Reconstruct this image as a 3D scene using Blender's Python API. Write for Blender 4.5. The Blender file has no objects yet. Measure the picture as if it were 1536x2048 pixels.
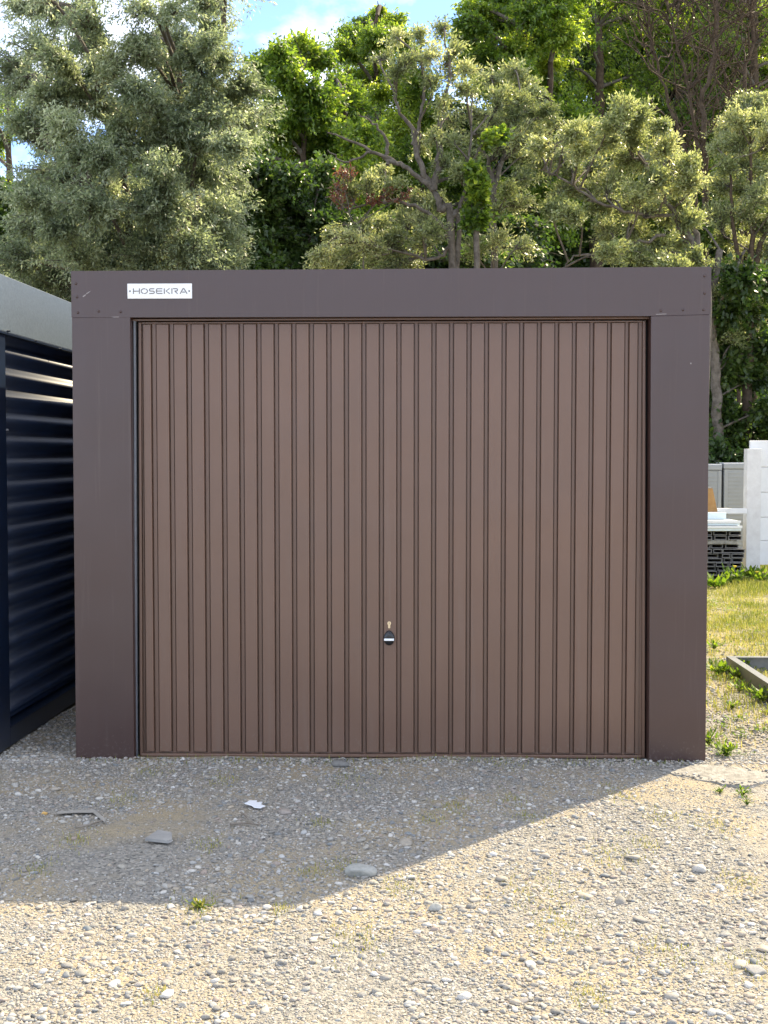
import bpy, bmesh, math, random
import numpy as np
from mathutils import Vector, Matrix, noise

random.seed(7)
rng = np.random.default_rng(7)
sc = bpy.context.scene
COL = sc.collection

# ------------------------------------------------------------------ camera
FPX = 2560.0
PITCH = math.atan(116.0 / FPX)
CAM = Vector((0, 0, 1.44))
cd = bpy.data.cameras.new('camera')
cd.sensor_fit = 'VERTICAL'
cd.sensor_height = 24.0
cd.lens = 30.0
cd.clip_start = 0.05
cd.clip_end = 2000
cam = bpy.data.objects.new('camera', cd)
COL.objects.link(cam)
cam.location = CAM
cam.rotation_euler = (math.pi / 2 - PITCH, 0, 0)
sc.camera = cam

# ------------------------------------------------------------------ light
SUN_TO = Vector((1.78, 1.92, 2.30)).normalized()          # towards the sun
SUN_EL = math.asin(SUN_TO.z)
SUN_AZ = math.atan2(SUN_TO.x, SUN_TO.y)                   # clockwise from +Y
sc.view_settings.view_transform = 'Standard'
sc.view_settings.look = 'None'
sc.view_settings.gamma = 1.0
sc.view_settings.use_curve_mapping = False
sc.view_settings.exposure = 1.85

w = bpy.data.worlds.new('World')
sc.world = w
w.use_nodes = True
wn, wl = w.node_tree.nodes, w.node_tree.links
wn.clear()
wout = wn.new('ShaderNodeOutputWorld')
bg = wn.new('ShaderNodeBackground')
bg.inputs['Strength'].default_value = 0.15
sky = wn.new('ShaderNodeTexSky')
sky.sky_type = 'NISHITA'
sky.sun_disc = False
sky.sun_elevation = SUN_EL
sky.sun_rotation = SUN_AZ
sky.air_density = 0.42
sky.dust_density = 0.1
sky.ozone_density = 2.0
tc = wn.new('ShaderNodeTexCoord')
mp = wn.new('ShaderNodeMapping')
mp.inputs['Scale'].default_value = (1, 1, 1.7)
mp.inputs['Location'].default_value = (15.83, 6.16, 22.24)
nz = wn.new('ShaderNodeTexNoise')
nz.inputs['Scale'].default_value = 4.2
nz.inputs['Detail'].default_value = 8
nz.inputs['Roughness'].default_value = 0.56
cr = wn.new('ShaderNodeValToRGB')
cr.color_ramp.elements[0].position = 0.42
cr.color_ramp.elements[1].position = 0.60
mx = wn.new('ShaderNodeMix')
mx.data_type = 'RGBA'
mx.inputs['B'].default_value = (4.8, 4.85, 4.95, 1)
wl.new(tc.outputs['Generated'], mp.inputs['Vector'])
wl.new(mp.outputs['Vector'], nz.inputs['Vector'])
wl.new(nz.outputs['Fac'], cr.inputs['Fac'])
wl.new(cr.outputs['Color'], mx.inputs['Factor'])
wl.new(sky.outputs['Color'], mx.inputs['A'])
wl.new(mx.outputs['Result'], bg.inputs['Color'])
wl.new(bg.outputs['Background'], wout.inputs['Surface'])

sd = bpy.data.lights.new('sun', 'SUN')
sd.energy = 3.3
sd.angle = math.radians(0.53)
sd.color = (1.0, 0.84, 0.57)
sun = bpy.data.objects.new('sun', sd)
COL.objects.link(sun)
sun.rotation_euler = (-SUN_TO).to_track_quat('-Z', 'Y').to_euler()
sun.location = SUN_TO * 60

# ------------------------------------------------------------------ projection helpers (photo pixel -> place)
_F = Vector((0, math.cos(PITCH), -math.sin(PITCH)))
_U = Vector((0, math.sin(PITCH), math.cos(PITCH)))
def ray(px, py):
    return _F + Vector((1, 0, 0)) * ((px - 768) / FPX) + _U * ((1024 - py) / FPX)
def at(px, py, Y):
    d = ray(px, py)
    return CAM + d * (Y / d.y)
def gnd(px, py, z=0.0):
    d = ray(px, py)
    return CAM + d * ((z - CAM.z) / d.z)

# ------------------------------------------------------------------ materials
def mat(name, color, rough=0.6, spec=0.5, metal=0.0, var=0.0, vscale=8.0, bump=0.0, bscale=60.0, color2=None):
    m = bpy.data.materials.new(name)
    m.use_nodes = True
    n, l = m.node_tree.nodes, m.node_tree.links
    b = n['Principled BSDF']
    b.inputs['Base Color'].default_value = (*color, 1)
    b.inputs['Roughness'].default_value = rough
    b.inputs['Specular IOR Level'].default_value = spec
    b.inputs['Metallic'].default_value = metal
    if var or color2 or bump:
        t = n.new('ShaderNodeTexCoord')
    if var or color2:
        z = n.new('ShaderNodeTexNoise')
        z.inputs['Scale'].default_value = vscale
        z.inputs['Detail'].default_value = 7
        z.inputs['Roughness'].default_value = 0.65
        l.new(t.outputs['Object'], z.inputs['Vector'])
        r = n.new('ShaderNodeValToRGB')
        c2 = color2 if color2 else tuple(min(1, c * (1 + var)) for c in color)
        c1 = color if color2 else tuple(c * (1 - var) for c in color)
        r.color_ramp.elements[0].color = (*c1, 1)
        r.color_ramp.elements[1].color = (*c2, 1)
        r.color_ramp.elements[0].position = 0.35
        r.color_ramp.elements[1].position = 0.65
        l.new(z.outputs['Fac'], r.inputs['Fac'])
        l.new(r.outputs['Color'], b.inputs['Base Color'])
    if bump:
        z2 = n.new('ShaderNodeTexNoise')
        z2.inputs['Scale'].default_value = bscale
        z2.inputs['Detail'].default_value = 5
        l.new(t.outputs['Object'], z2.inputs['Vector'])
        bp = n.new('ShaderNodeBump')
        bp.inputs['Strength'].default_value = bump
        bp.inputs['Distance'].default_value = 0.01
        l.new(z2.outputs['Fac'], bp.inputs['Height'])
        l.new(bp.outputs['Normal'], b.inputs['Normal'])
    return m

def leaf_mat(name, c1, c2, c3, trans, tcol, rough=0.36, spec=0.7):
    m = bpy.data.materials.new(name)
    m.use_nodes = True
    n, l = m.node_tree.nodes, m.node_tree.links
    n.clear()
    out = n.new('ShaderNodeOutputMaterial')
    a = n.new('ShaderNodeAttribute')
    a.attribute_name = 'tint'
    r = n.new('ShaderNodeValToRGB')
    r.color_ramp.elements[0].color = (*c1, 1)
    r.color_ramp.elements[1].color = (*c3, 1)
    e = r.color_ramp.elements.new(0.5)
    e.color = (*c2, 1)
    b = n.new('ShaderNodeBsdfPrincipled')
    b.inputs['Roughness'].default_value = rough
    b.inputs['Specular IOR Level'].default_value = spec
    tr = n.new('ShaderNodeBsdfTranslucent')
    mm = n.new('ShaderNodeMix')
    mm.data_type = 'RGBA'
    mm.blend_type = 'MULTIPLY'
    mm.inputs['Factor'].default_value = 1
    mm.inputs['B'].default_value = (*tcol, 1)
    ms = n.new('ShaderNodeMixShader')
    ms.inputs['Fac'].default_value = trans
    l.new(a.outputs['Fac'], r.inputs['Fac'])
    l.new(r.outputs['Color'], b.inputs['Base Color'])
    l.new(r.outputs['Color'], mm.inputs['A'])
    l.new(mm.outputs['Result'], tr.inputs['Color'])
    l.new(b.outputs['BSDF'], ms.inputs[1])
    l.new(tr.outputs['BSDF'], ms.inputs[2])
    l.new(ms.outputs['Shader'], out.inputs['Surface'])
    return m

def ramp(n, cols):
    r = n.new('ShaderNodeValToRGB')
    els = r.color_ramp.elements
    while len(els) < len(cols):
        els.new(0.5)
    for e, (p, c) in zip(els, cols):
        e.position = p
        e.color = (*c, 1)
    return r

def paint(name, color, rough, spec, dirt):
    m = mat(name, color, rough, spec, var=0.05, vscale=2.5)
    n, l = m.node_tree.nodes, m.node_tree.links
    b = n['Principled BSDF']
    t = n.new('ShaderNodeTexCoord')
    # faint vertical run-off streaks
    mp_ = n.new('ShaderNodeMapping')
    mp_.inputs['Scale'].default_value = (26, 26, 0.9)
    z = n.new('ShaderNodeTexNoise')
    z.inputs['Scale'].default_value = 1.0
    z.inputs['Detail'].default_value = 6
    z.inputs['Roughness'].default_value = 0.7
    l.new(t.outputs['Object'], mp_.inputs['Vector'])
    l.new(mp_.outputs['Vector'], z.inputs['Vector'])
    r = ramp(n, [(0.56, (0, 0, 0)), (0.75, (0.16, 0.16, 0.16))])
    l.new(z.outputs['Fac'], r.inputs['Fac'])
    old = b.inputs['Base Color'].links[0].from_socket
    mm = n.new('ShaderNodeMix')
    mm.data_type = 'RGBA'
    mm.inputs['B'].default_value = (0.20, 0.17, 0.14, 1)
    l.new(old, mm.inputs['A'])
    # mud splashes near the foot: speckle thinning out upwards
    sx = n.new('ShaderNodeSeparateXYZ')
    l.new(t.outputs['Object'], sx.inputs['Vector'])
    mr = n.new('ShaderNodeMapRange')
    mr.inputs['From Min'].default_value = 0.0
    mr.inputs['From Max'].default_value = 0.30
    mr.inputs['To Min'].default_value = 0.52
    mr.inputs['To Max'].default_value = 0.80
    l.new(sx.outputs['Z'], mr.inputs['Value'])
    zs = n.new('ShaderNodeTexNoise')
    zs.inputs['Scale'].default_value = 70
    zs.inputs['Detail'].default_value = 4
    l.new(t.outputs['Object'], zs.inputs['Vector'])
    sb = n.new('ShaderNodeMath')
    sb.operation = 'SUBTRACT'
    l.new(zs.outputs['Fac'], sb.inputs[0])
    l.new(mr.outputs['Result'], sb.inputs[1])
    r2 = ramp(n, [(0.0, (0, 0, 0)), (0.08, (dirt, dirt, dirt))])
    l.new(sb.outputs['Value'], r2.inputs['Fac'])
    mx_ = n.new('ShaderNodeMath')
    mx_.operation = 'MAXIMUM'
    l.new(r.outputs['Color'], mx_.inputs[0])
    l.new(r2.outputs['Color'], mx_.inputs[1])
    l.new(mx_.outputs['Value'], mm.inputs['Factor'])
    l.new(mm.outputs['Result'], b.inputs['Base Color'])
    rr = n.new('ShaderNodeMapRange')
    rr.inputs['To Min'].default_value = rough - 0.06
    rr.inputs['To Max'].default_value = rough + 0.10
    l.new(z.outputs['Fac'], rr.inputs['Value'])
    l.new(rr.outputs['Result'], b.inputs['Roughness'])
    # slight oil-canning of thin sheet
    zb = n.new('ShaderNodeTexNoise')
    zb.inputs['Scale'].default_value = 2.2
    zb.inputs['Detail'].default_value = 1
    l.new(t.outputs['Object'], zb.inputs['Vector'])
    bp = n.new('ShaderNodeBump')
    bp.inputs['Strength'].default_value = 0.35
    bp.inputs['Distance'].default_value = 0.02
    l.new(zb.outputs['Fac'], bp.inputs['Height'])
    l.new(bp.outputs['Normal'], b.inputs['Normal'])
    return m
M = {}
M['frame'] = paint('brown_frame_paint', (0.050, 0.024, 0.020), 0.34, 0.65, 0.16)
M['door'] = paint('brown_door_paint', (0.146, 0.081, 0.053), 0.38, 0.6, 0.16)
M['galv'] = mat('galvanised_steel', (0.22, 0.23, 0.25), 0.5, 0.5, 0.5, var=0.12, vscale=20)
M['black'] = mat('black_plastic', (0.012, 0.013, 0.016), 0.25, 0.5)
M['darkgap'] = mat('dark_gap_fill', (0.01, 0.01, 0.012), 0.7, 0.3)  # near-black fill: darkness of gaps and hollows put in as colour
M['brass'] = mat('pale_brass', (0.72, 0.58, 0.38), 0.3, 0.5, 0.5)
M['whiteplate'] = mat('white_plate', (0.82, 0.83, 0.83), 0.35, 0.5)
M['letter'] = mat('plate_lettering', (0.17, 0.16, 0.16), 0.6, 0.3)
M['chip'] = mat('scratched_primer', (0.33, 0.30, 0.29), 0.7, 0.3)
M['anth'] = mat('anthracite_paint', (0.006, 0.014, 0.034), 0.32, 0.5, var=0.2, vscale=5)
M['anthsheet'] = mat('anthracite_sheet', (0.005, 0.016, 0.046), 0.50, 0.9, var=0.2, vscale=5)
M['anthdustlit'] = mat('dusty_sunlit_fascia', (0.070, 0.095, 0.13), 0.42, 0.5, vscale=90, color2=(0.11, 0.14, 0.18), bump=0.05, bscale=200)  # dark metal made lighter for dust and for painted sky sheen
M['white'] = mat('white_plank_paint', (0.74, 0.74, 0.73), 0.5, 0.4, var=0.05, vscale=6)
M['whitepost'] = mat('white_post_paint', (0.72, 0.71, 0.69), 0.55, 0.4, vscale=7, color2=(0.6, 0.58, 0.56))
M['greybox'] = mat('grey_coated_metal', (0.30, 0.32, 0.33), 0.5, 0.4, var=0.06, vscale=4)
M['greyprof'] = mat('grey_profile', (0.13, 0.125, 0.12), 0.6, 0.3, vscale=9, color2=(0.26, 0.25, 0.24))
M['paleprof'] = mat('pale_blue_profile', (0.62, 0.69, 0.70), 0.4, 0.5, var=0.05)
M['wood'] = mat('rough_wood', (0.34, 0.17, 0.06), 0.8, 0.2, vscale=14, color2=(0.42, 0.25, 0.10), bump=0.3)
M['frameg'] = mat('grey_steel_frame', (0.20, 0.21, 0.21), 0.4, 0.5, var=0.1, vscale=15)
M['slab'] = mat('pale_concrete', (0.36, 0.345, 0.31), 0.95, 0.1, vscale=26, color2=(0.20, 0.19, 0.17), bump=1.0, bscale=60)
M['bark'] = mat('grey_bark', (0.085, 0.072, 0.06), 0.9, 0.1, vscale=14, color2=(0.20, 0.175, 0.15), bump=0.8, bscale=40)
M['barkbrown'] = mat('brown_bark', (0.05, 0.036, 0.026), 0.9, 0.1, vscale=14, color2=(0.115, 0.085, 0.06), bump=0.8, bscale=40)
M['twig'] = mat('twig_bark', (0.09, 0.078, 0.066), 0.9, 0.1, vscale=10, color2=(0.17, 0.145, 0.12))

M['willow'] = leaf_mat('silver_willow_leaf', (0.15, 0.19, 0.12), (0.29, 0.345, 0.23), (0.56, 0.60, 0.46), 0.6, (1.1, 1.12, 0.75))
M['willowy'] = leaf_mat('olive_willow_leaf', (0.16, 0.20, 0.10), (0.31, 0.365, 0.195), (0.58, 0.60, 0.40), 0.58, (1.2, 1.15, 0.65))
M['green'] = leaf_mat('bright_green_leaf', (0.06, 0.115, 0.024), (0.15, 0.235, 0.045), (0.33, 0.40, 0.075), 0.62, (1.7, 1.65, 0.65))
M['dark'] = leaf_mat('shaded_green_leaf', (0.030, 0.060, 0.019), (0.066, 0.112, 0.032), (0.13, 0.185, 0.05), 0.55, (1.3, 1.4, 0.6))  # darker leaf for trees standing in shade, the shade put into its colour
M['red'] = leaf_mat('reddish_dry_leaf', (0.14, 0.04, 0.025), (0.2, 0.07, 0.04), (0.26, 0.12, 0.07), 0.4, (1.2, 1, 0.9))
M['grass'] = leaf_mat('yellow_green_grass_blade', (0.11, 0.16, 0.025), (0.30, 0.31, 0.07), (0.54, 0.46, 0.20), 0.4, (1.2, 1.2, 0.7), 0.6, 0.2)
M['weed'] = leaf_mat('fresh_weed_leaf', (0.08, 0.15, 0.02), (0.15, 0.24, 0.03), (0.25, 0.32, 0.045), 0.5, (1.4, 1.4, 0.6), 0.5, 0.3)
M['flower'] = mat('yellow_petals', (0.8, 0.6, 0.03), 0.7)

def stone_material():
    m = bpy.data.materials.new('river_pebble')
    m.use_nodes = True
    n, l = m.node_tree.nodes, m.node_tree.links
    b = n['Principled BSDF']
    oi = n.new('ShaderNodeObjectInfo')
    r = ramp(n, [(0.0, (0.17, 0.17, 0.165)), (0.16, (0.41, 0.385, 0.335)), (0.32, (0.24, 0.235, 0.22)),
                 (0.46, (0.56, 0.545, 0.51)), (0.58, (0.19, 0.205, 0.215)), (0.70, (0.40, 0.35, 0.28)),
                 (0.82, (0.31, 0.30, 0.285)), (0.90, (0.34, 0.28, 0.24)), (0.95, (0.19, 0.215, 0.23)), (1.0, (0.62, 0.61, 0.59))])
    t = n.new('ShaderNodeTexCoord')
    z = n.new('ShaderNodeTexNoise')
    z.inputs['Scale'].default_value = 3.0
    z.inputs['Detail'].default_value = 6
    z.inputs['Roughness'].default_value = 0.7
    rr = ramp(n, [(0.3, (0.78, 0.77, 0.74)), (0.7, (1.12, 1.1, 1.08))])
    mm = n.new('ShaderNodeMix')
    mm.data_type = 'RGBA'
    mm.blend_type = 'MULTIPLY'
    mm.inputs['Factor'].default_value = 1
    l.new(oi.outputs['Random'], r.inputs['Fac'])
    l.new(t.outputs['Object'], z.inputs['Vector'])
    l.new(z.outputs['Fac'], rr.inputs['Fac'])
    l.new(r.outputs['Color'], mm.inputs['A'])
    l.new(rr.outputs['Color'], mm.inputs['B'])
    l.new(mm.outputs['Result'], b.inputs['Base Color'])
    b.inputs['Roughness'].default_value = 0.8
    b.inputs['Specular IOR Level'].default_value = 0.25
    return m
M['stone'] = stone_material()
M['bigstone'] = mat('pale_river_stone', (0.27, 0.275, 0.25), 0.85, 0.2, vscale=2.5, color2=(0.38, 0.375, 0.345), bump=0.2, bscale=12)
M['orange'] = mat('orange_stone', (0.62, 0.36, 0.10), 0.7, 0.3, vscale=9, color2=(0.66, 0.42, 0.16))
M['slate'] = mat('grey_slate', (0.25, 0.245, 0.235), 0.85, 0.2, vscale=12, color2=(0.33, 0.32, 0.30), bump=0.3)
M['litter'] = mat('white_plastic_scrap', (0.75, 0.77, 0.80), 0.5, 0.4)
M['stick'] = mat('weathered_wood', (0.16, 0.13, 0.10), 0.9, 0.1, vscale=12, color2=(0.3, 0.27, 0.23))
M['strap'] = mat('grey_strap', (0.31, 0.295, 0.265), 0.7, 0.3, var=0.1)

def ground_material():
    m = bpy.data.materials.new('gravel_and_dirt')
    m.use_nodes = True
    n, l = m.node_tree.nodes, m.node_tree.links
    b = n['Principled BSDF']
    b.inputs['Roughness'].default_value = 0.9
    b.inputs['Specular IOR Level'].default_value = 0.15
    t = n.new('ShaderNodeTexCoord')
    # distort coordinates a little so that cells are not regular
    zd = n.new('ShaderNodeTexNoise')
    zd.inputs['Scale'].default_value = 30
    l.new(t.outputs['Object'], zd.inputs['Vector'])
    ad = n.new('ShaderNodeMix')
    ad.data_type = 'RGBA'
    ad.blend_type = 'LINEAR_LIGHT'
    ad.inputs['Factor'].default_value = 0.012
    l.new(t.outputs['Object'], ad.inputs['A'])
    l.new(zd.outputs['Color'], ad.inputs['B'])
    v = n.new('ShaderNodeTexVoronoi')
    v.inputs['Scale'].default_value = 95
    l.new(ad.outputs['Result'], v.inputs['Vector'])
    v2 = n.new('ShaderNodeTexVoronoi')
    v2.inputs['Scale'].default_value = 210
    l.new(ad.outputs['Result'], v2.inputs['Vector'])
    sep = n.new('ShaderNodeSeparateColor')
    l.new(v.outputs['Color'], sep.inputs['Color'])
    peb = ramp(n, [(0.0, (0.10, 0.098, 0.09)), (0.25, (0.32, 0.305, 0.27)), (0.5, (0.18, 0.175, 0.16)),
                   (0.75, (0.37, 0.35, 0.31)), (1.0, (0.24, 0.22, 0.185))])
    l.new(sep.outputs['Red'], peb.inputs['Fac'])
    zs = n.new('ShaderNodeTexNoise')
    zs.inputs['Scale'].default_value = 1.6
    zs.inputs['Detail'].default_value = 6
    zs.inputs['Roughness'].default_value = 0.6
    l.new(t.outputs['Object'], zs.inputs['Vector'])
    zf = n.new('ShaderNodeTexNoise')
    zf.inputs['Scale'].default_value = 160
    zf.inputs['Detail'].default_value = 5
    l.new(t.outputs['Object'], zf.inputs['Vector'])
    sand = ramp(n, [(0.3, (0.255, 0.215, 0.15)), (0.7, (0.43, 0.365, 0.255))])
    l.new(zf.outputs['Fac'], sand.inputs['Fac'])
    msk = ramp(n, [(0.44, (0, 0, 0)), (0.60, (1, 1, 1))])
    l.new(zs.outputs['Fac'], msk.inputs['Fac'])
    mix = n.new('ShaderNodeMix')
    mix.data_type = 'RGBA'
    l.new(msk.outputs['Color'], mix.inputs['Factor'])
    l.new(peb.outputs['Color'], mix.inputs['A'])
    l.new(sand.outputs['Color'], mix.inputs['B'])
    # dry grass litter tone beyond and to the right of the garage
    at_ = n.new('ShaderNodeAttribute')
    at_.attribute_name = 'turf'
    tz = n.new('ShaderNodeTexNoise')
    tz.inputs['Scale'].default_value = 12
    tz.inputs['Detail'].default_value = 8
    l.new(t.outputs['Object'], tz.inputs['Vector'])
    tr = ramp(n, [(0.35, (0.17, 0.17, 0.05)), (0.5, (0.32, 0.29, 0.11)), (0.65, (0.45, 0.39, 0.22))])
    l.new(tz.outputs['Fac'], tr.inputs['Fac'])
    mul = n.new('ShaderNodeMath')
    mul.operation = 'MULTIPLY'
    tz2 = n.new('ShaderNodeTexNoise')
    tz2.inputs['Scale'].default_value = 5
    tz2.inputs['Detail'].default_value = 6
    l.new(t.outputs['Object'], tz2.inputs['Vector'])
    tm = ramp(n, [(0.40, (0.35, 0.35, 0.35)), (0.58, (1, 1, 1))])
    l.new(tz2.outputs['Fac'], tm.inputs['Fac'])
    l.new(at_.outputs['Fac'], mul.inputs[0])
    l.new(tm.outputs['Color'], mul.inputs[1])
    mix2 = n.new('ShaderNodeMix')
    mix2.data_type = 'RGBA'
    l.new(mul.outputs['Value'], mix2.inputs['Factor'])
    l.new(mix.outputs['Result'], mix2.inputs['A'])
    l.new(tr.outputs['Color'], mix2.inputs['B'])
    l.new(mix2.outputs['Result'], b.inputs['Base Color'])
    # relief
    h1 = n.new('ShaderNodeMath')
    h1.operation = 'MULTIPLY_ADD'
    h1.inputs[1].default_value = -1.0
    h1.inputs[2].default_value = 1.0
    l.new(v.outputs['Distance'], h1.inputs[0])
    h2 = n.new('ShaderNodeMath')
    h2.operation = 'MULTIPLY_ADD'
    h2.inputs[1].default_value = -0.5
    l.new(v2.outputs['Distance'], h2.inputs[0])
    l.new(h1.outputs['Value'], h2.inputs[2])
    bp = n.new('ShaderNodeBump')
    bp.inputs['Strength'].default_value = 0.9
    bp.inputs['Distance'].default_value = 0.006
    l.new(h2.outputs['Value'], bp.inputs['Height'])
    bp2 = n.new('ShaderNodeBump')
    bp2.inputs['Strength'].default_value = 0.5
    bp2.inputs['Distance'].default_value = 0.004
    l.new(zf.outputs['Fac'], bp2.inputs['Height'])
    l.new(bp.outputs['Normal'], bp2.inputs['Normal'])
    l.new(bp2.outputs['Normal'], b.inputs['Normal'])
    return m
M['ground'] = ground_material()
M['hill'] = mat('forest_floor', (0.030, 0.034, 0.016), 0.95, 0.1, vscale=3, color2=(0.06, 0.055, 0.03), bump=0.8, bscale=10)

# ------------------------------------------------------------------ object helpers
def tag(o, label=None, cat=None, group=None, kind=None):
    if label: o['label'] = label
    if cat: o['category'] = cat
    if group: o['group'] = group
    if kind: o['kind'] = kind
    return o
def empty(name, loc=(0, 0, 0), rz=0.0):
    o = bpy.data.objects.new(name, None)
    o.empty_display_size = 0.2
    COL.objects.link(o)
    o.location = loc
    o.rotation_euler = (0, 0, rz)
    return o
def link(name, me, parent=None, material=None):
    if material is not None and not me.materials:
        me.materials.append(material)
    o = bpy.data.objects.new(name, me)
    COL.objects.link(o)
    if parent is not None:
        o.parent = parent
    return o
def from_bm(name, bm, material, parent=None, smooth=False, bevel=0.0):
    bmesh.ops.recalc_face_normals(bm, faces=bm.faces[:])
    me = bpy.data.meshes.new(name)
    bm.to_mesh(me)
    bm.free()
    if smooth:
        me.polygons.foreach_set('use_smooth', [True] * len(me.polygons))
    o = link(name, me, parent, material)
    if bevel:
        b = o.modifiers.new('bevel', 'BEVEL')
        b.width = bevel
        b.segments = 2
        b.limit_method = 'ANGLE'
    return o
def np_mesh(name, V, Fs, smooth=False, tint=None):
    if not isinstance(Fs, (list, tuple)):
        Fs = [Fs]
    me = bpy.data.meshes.new(name)
    V = np.asarray(V, dtype=np.float32)
    me.vertices.add(len(V))
    me.vertices.foreach_set('co', V.ravel())
    idx = np.concatenate([f.ravel() for f in Fs]).astype(np.int32)
    tot = np.concatenate([np.full(len(f), f.shape[1]) for f in Fs]).astype(np.int32)
    start = np.concatenate([[0], np.cumsum(tot)[:-1]]).astype(np.int32)
    me.loops.add(len(idx))
    me.loops.foreach_set('vertex_index', idx)
    me.polygons.add(len(tot))
    me.polygons.foreach_set('loop_start', start)
    if smooth:
        me.polygons.foreach_set('use_smooth', np.ones(len(tot), dtype=bool))
    me.update(calc_edges=True)
    if tint is not None:
        a = me.attributes.new('tint', 'FLOAT', 'POINT')
        a.data.foreach_set('value', np.asarray(tint, dtype=np.float32))
    return me
def add_hexa(bm, p):
    """8 corners: 0-3 one face (ring), 4-7 the opposite face"""
    v = [bm.verts.new(q) for q in p]
    for f in ((0, 1, 2, 3), (7, 6, 5, 4), (0, 4, 5, 1), (1, 5, 6, 2), (2, 6, 7, 3), (3, 7, 4, 0)):
        bm.faces.new([v[i] for i in f])
def add_box(bm, x0, x1, y0, y1, z0, z1):
    add_hexa(bm, [(x0, y0, z0), (x1, y0, z0), (x1, y0, z1), (x0, y0, z1), (x0, y1, z0), (x1, y1, z0), (x1, y1, z1), (x0, y1, z1)])
def box(name, x0, x1, y0, y1, z0, z1, m, parent=None, bevel=0.0):
    bm = bmesh.new()
    add_box(bm, x0, x1, y0, y1, z0, z1)
    return from_bm(name, bm, m, parent, bevel=bevel)
def add_prism(bm, poly, y0, y1):
    """polygon in x,z swept from y0 to y1"""
    a = [bm.verts.new((x, y0, z)) for x, z in poly]
    b = [bm.verts.new((x, y1, z)) for x, z in poly]
    bm.faces.new(a)
    bm.faces.new(b[::-1])
    k = len(poly)
    for i in range(k):
        bm.faces.new((a[i], b[i], b[(i + 1) % k], a[(i + 1) % k]))
def tube_batch(P, R, sides):
    N, K, _ = P.shape
    T = np.gradient(P, axis=1)
    T /= np.linalg.norm(T, axis=2, keepdims=True) + 1e-9
    ref = np.where(np.abs(T[..., 2:3]) > 0.9, np.array([1.0, 0, 0]), np.array([0, 0, 1.0]))
    A = np.cross(T, ref)
    A /= np.linalg.norm(A, axis=2, keepdims=True) + 1e-9
    B = np.cross(T, A)
    ang = np.arange(sides) * 2 * math.pi / sides
    V = P[:, :, None, :] + R[:, :, None, None] * (A[:, :, None, :] * np.cos(ang)[None, None, :, None] + B[:, :, None, :] * np.sin(ang)[None, None, :, None])
    V = V.reshape(-1, 3)
    n = np.arange(N)[:, None, None] * (K * sides)
    k = np.arange(K - 1)[None, :, None] * sides
    s = np.arange(sides)[None, None, :]
    s2 = (s + 1) % sides
    F = np.stack([n + k + s, n + k + s2, n + k + sides + s2, n + k + sides + s], axis=-1).reshape(-1, 4)
    return V, F
def merge(parts):
    Vs, Fs, off = [], [], 0
    for V, F in parts:
        Vs.append(V)
        Fs.append(F + off)
        off += len(V)
    return np.concatenate(Vs), np.concatenate(Fs)
def resample(pts, K):
    """smooth polyline through control points"""
    P = np.array(pts, dtype=float)
    if len(P) < 3:
        t = np.linspace(0, 1, K)[:, None]
        return P[0] * (1 - t) + P[-1] * t
    Q = np.vstack([2 * P[0] - P[1], P, 2 * P[-1] - P[-2]])
    out = []
    for u in np.linspace(0, len(P) - 1 - 1e-6, K):
        i = int(u)
        t = u - i
        a, b, c, d = Q[i], Q[i + 1], Q[i + 2], Q[i + 3]
        out.append(0.5 * ((2 * b) + (-a + c) * t + (2 * a - 5 * b + 4 * c - d) * t * t + (-a + 3 * b - 3 * c + d) * t ** 3))
    return np.array(out)

# ------------------------------------------------------------------ ground, hill
def axis(segs):
    out = []
    for a, b, s in segs:
        out += list(np.arange(a, b - 1e-6, s))
    out.append(segs[-1][1])
    return np.array(out)
def gz(x, y):
    """height of the gravel surface"""
    d = 0.012 * noise.noise(Vector((x * 1.3, y * 1.3, 3.1))) + 0.008 * noise.noise(Vector((x * 4.1, y * 4.1, 7.7)))
    return d if (-4 < x < 8 and 1 < y < 22) else 0.0
xs = axis([(-220, -20, 25), (-20, -3.2, 1.4), (-3.2, 4.0, 0.06), (4.0, 20, 1.4), (20, 220, 25)])
ys = axis([(-220, -20, 25), (-20, 2.4, 1.4), (2.4, 9.0, 0.06), (9.0, 24, 0.5), (24, 44, 4), (44, 320, 25)])
X, Y = np.meshgrid(xs, ys)
Z = np.array([[gz(x, y) for x in xs] for y in ys])
V = np.stack([X, Y, Z], -1).reshape(-1, 3)
nx, ny = len(xs), len(ys)
ii = (np.arange(ny - 1)[:, None] * nx + np.arange(nx - 1)[None, :]).ravel()
gme = np_mesh('ground', V, np.stack([ii, ii + 1, ii + nx + 1, ii + nx], -1), smooth=True)
def turf(x, y):
    t = min(1, max(0, (y - 6.6) / 4.0))
    e = min(1, max(0, (x - 1.2) / 0.5))
    return t * e * 0.95 if y < 60 else 0.9
at_ = gme.attributes.new('turf', 'FLOAT', 'POINT')
at_.data.foreach_set('value', np.array([turf(x, y) for x, y, _ in V], dtype=np.float32))
ground = tag(link('ground', gme, None, M['ground']), kind='structure')

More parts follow.
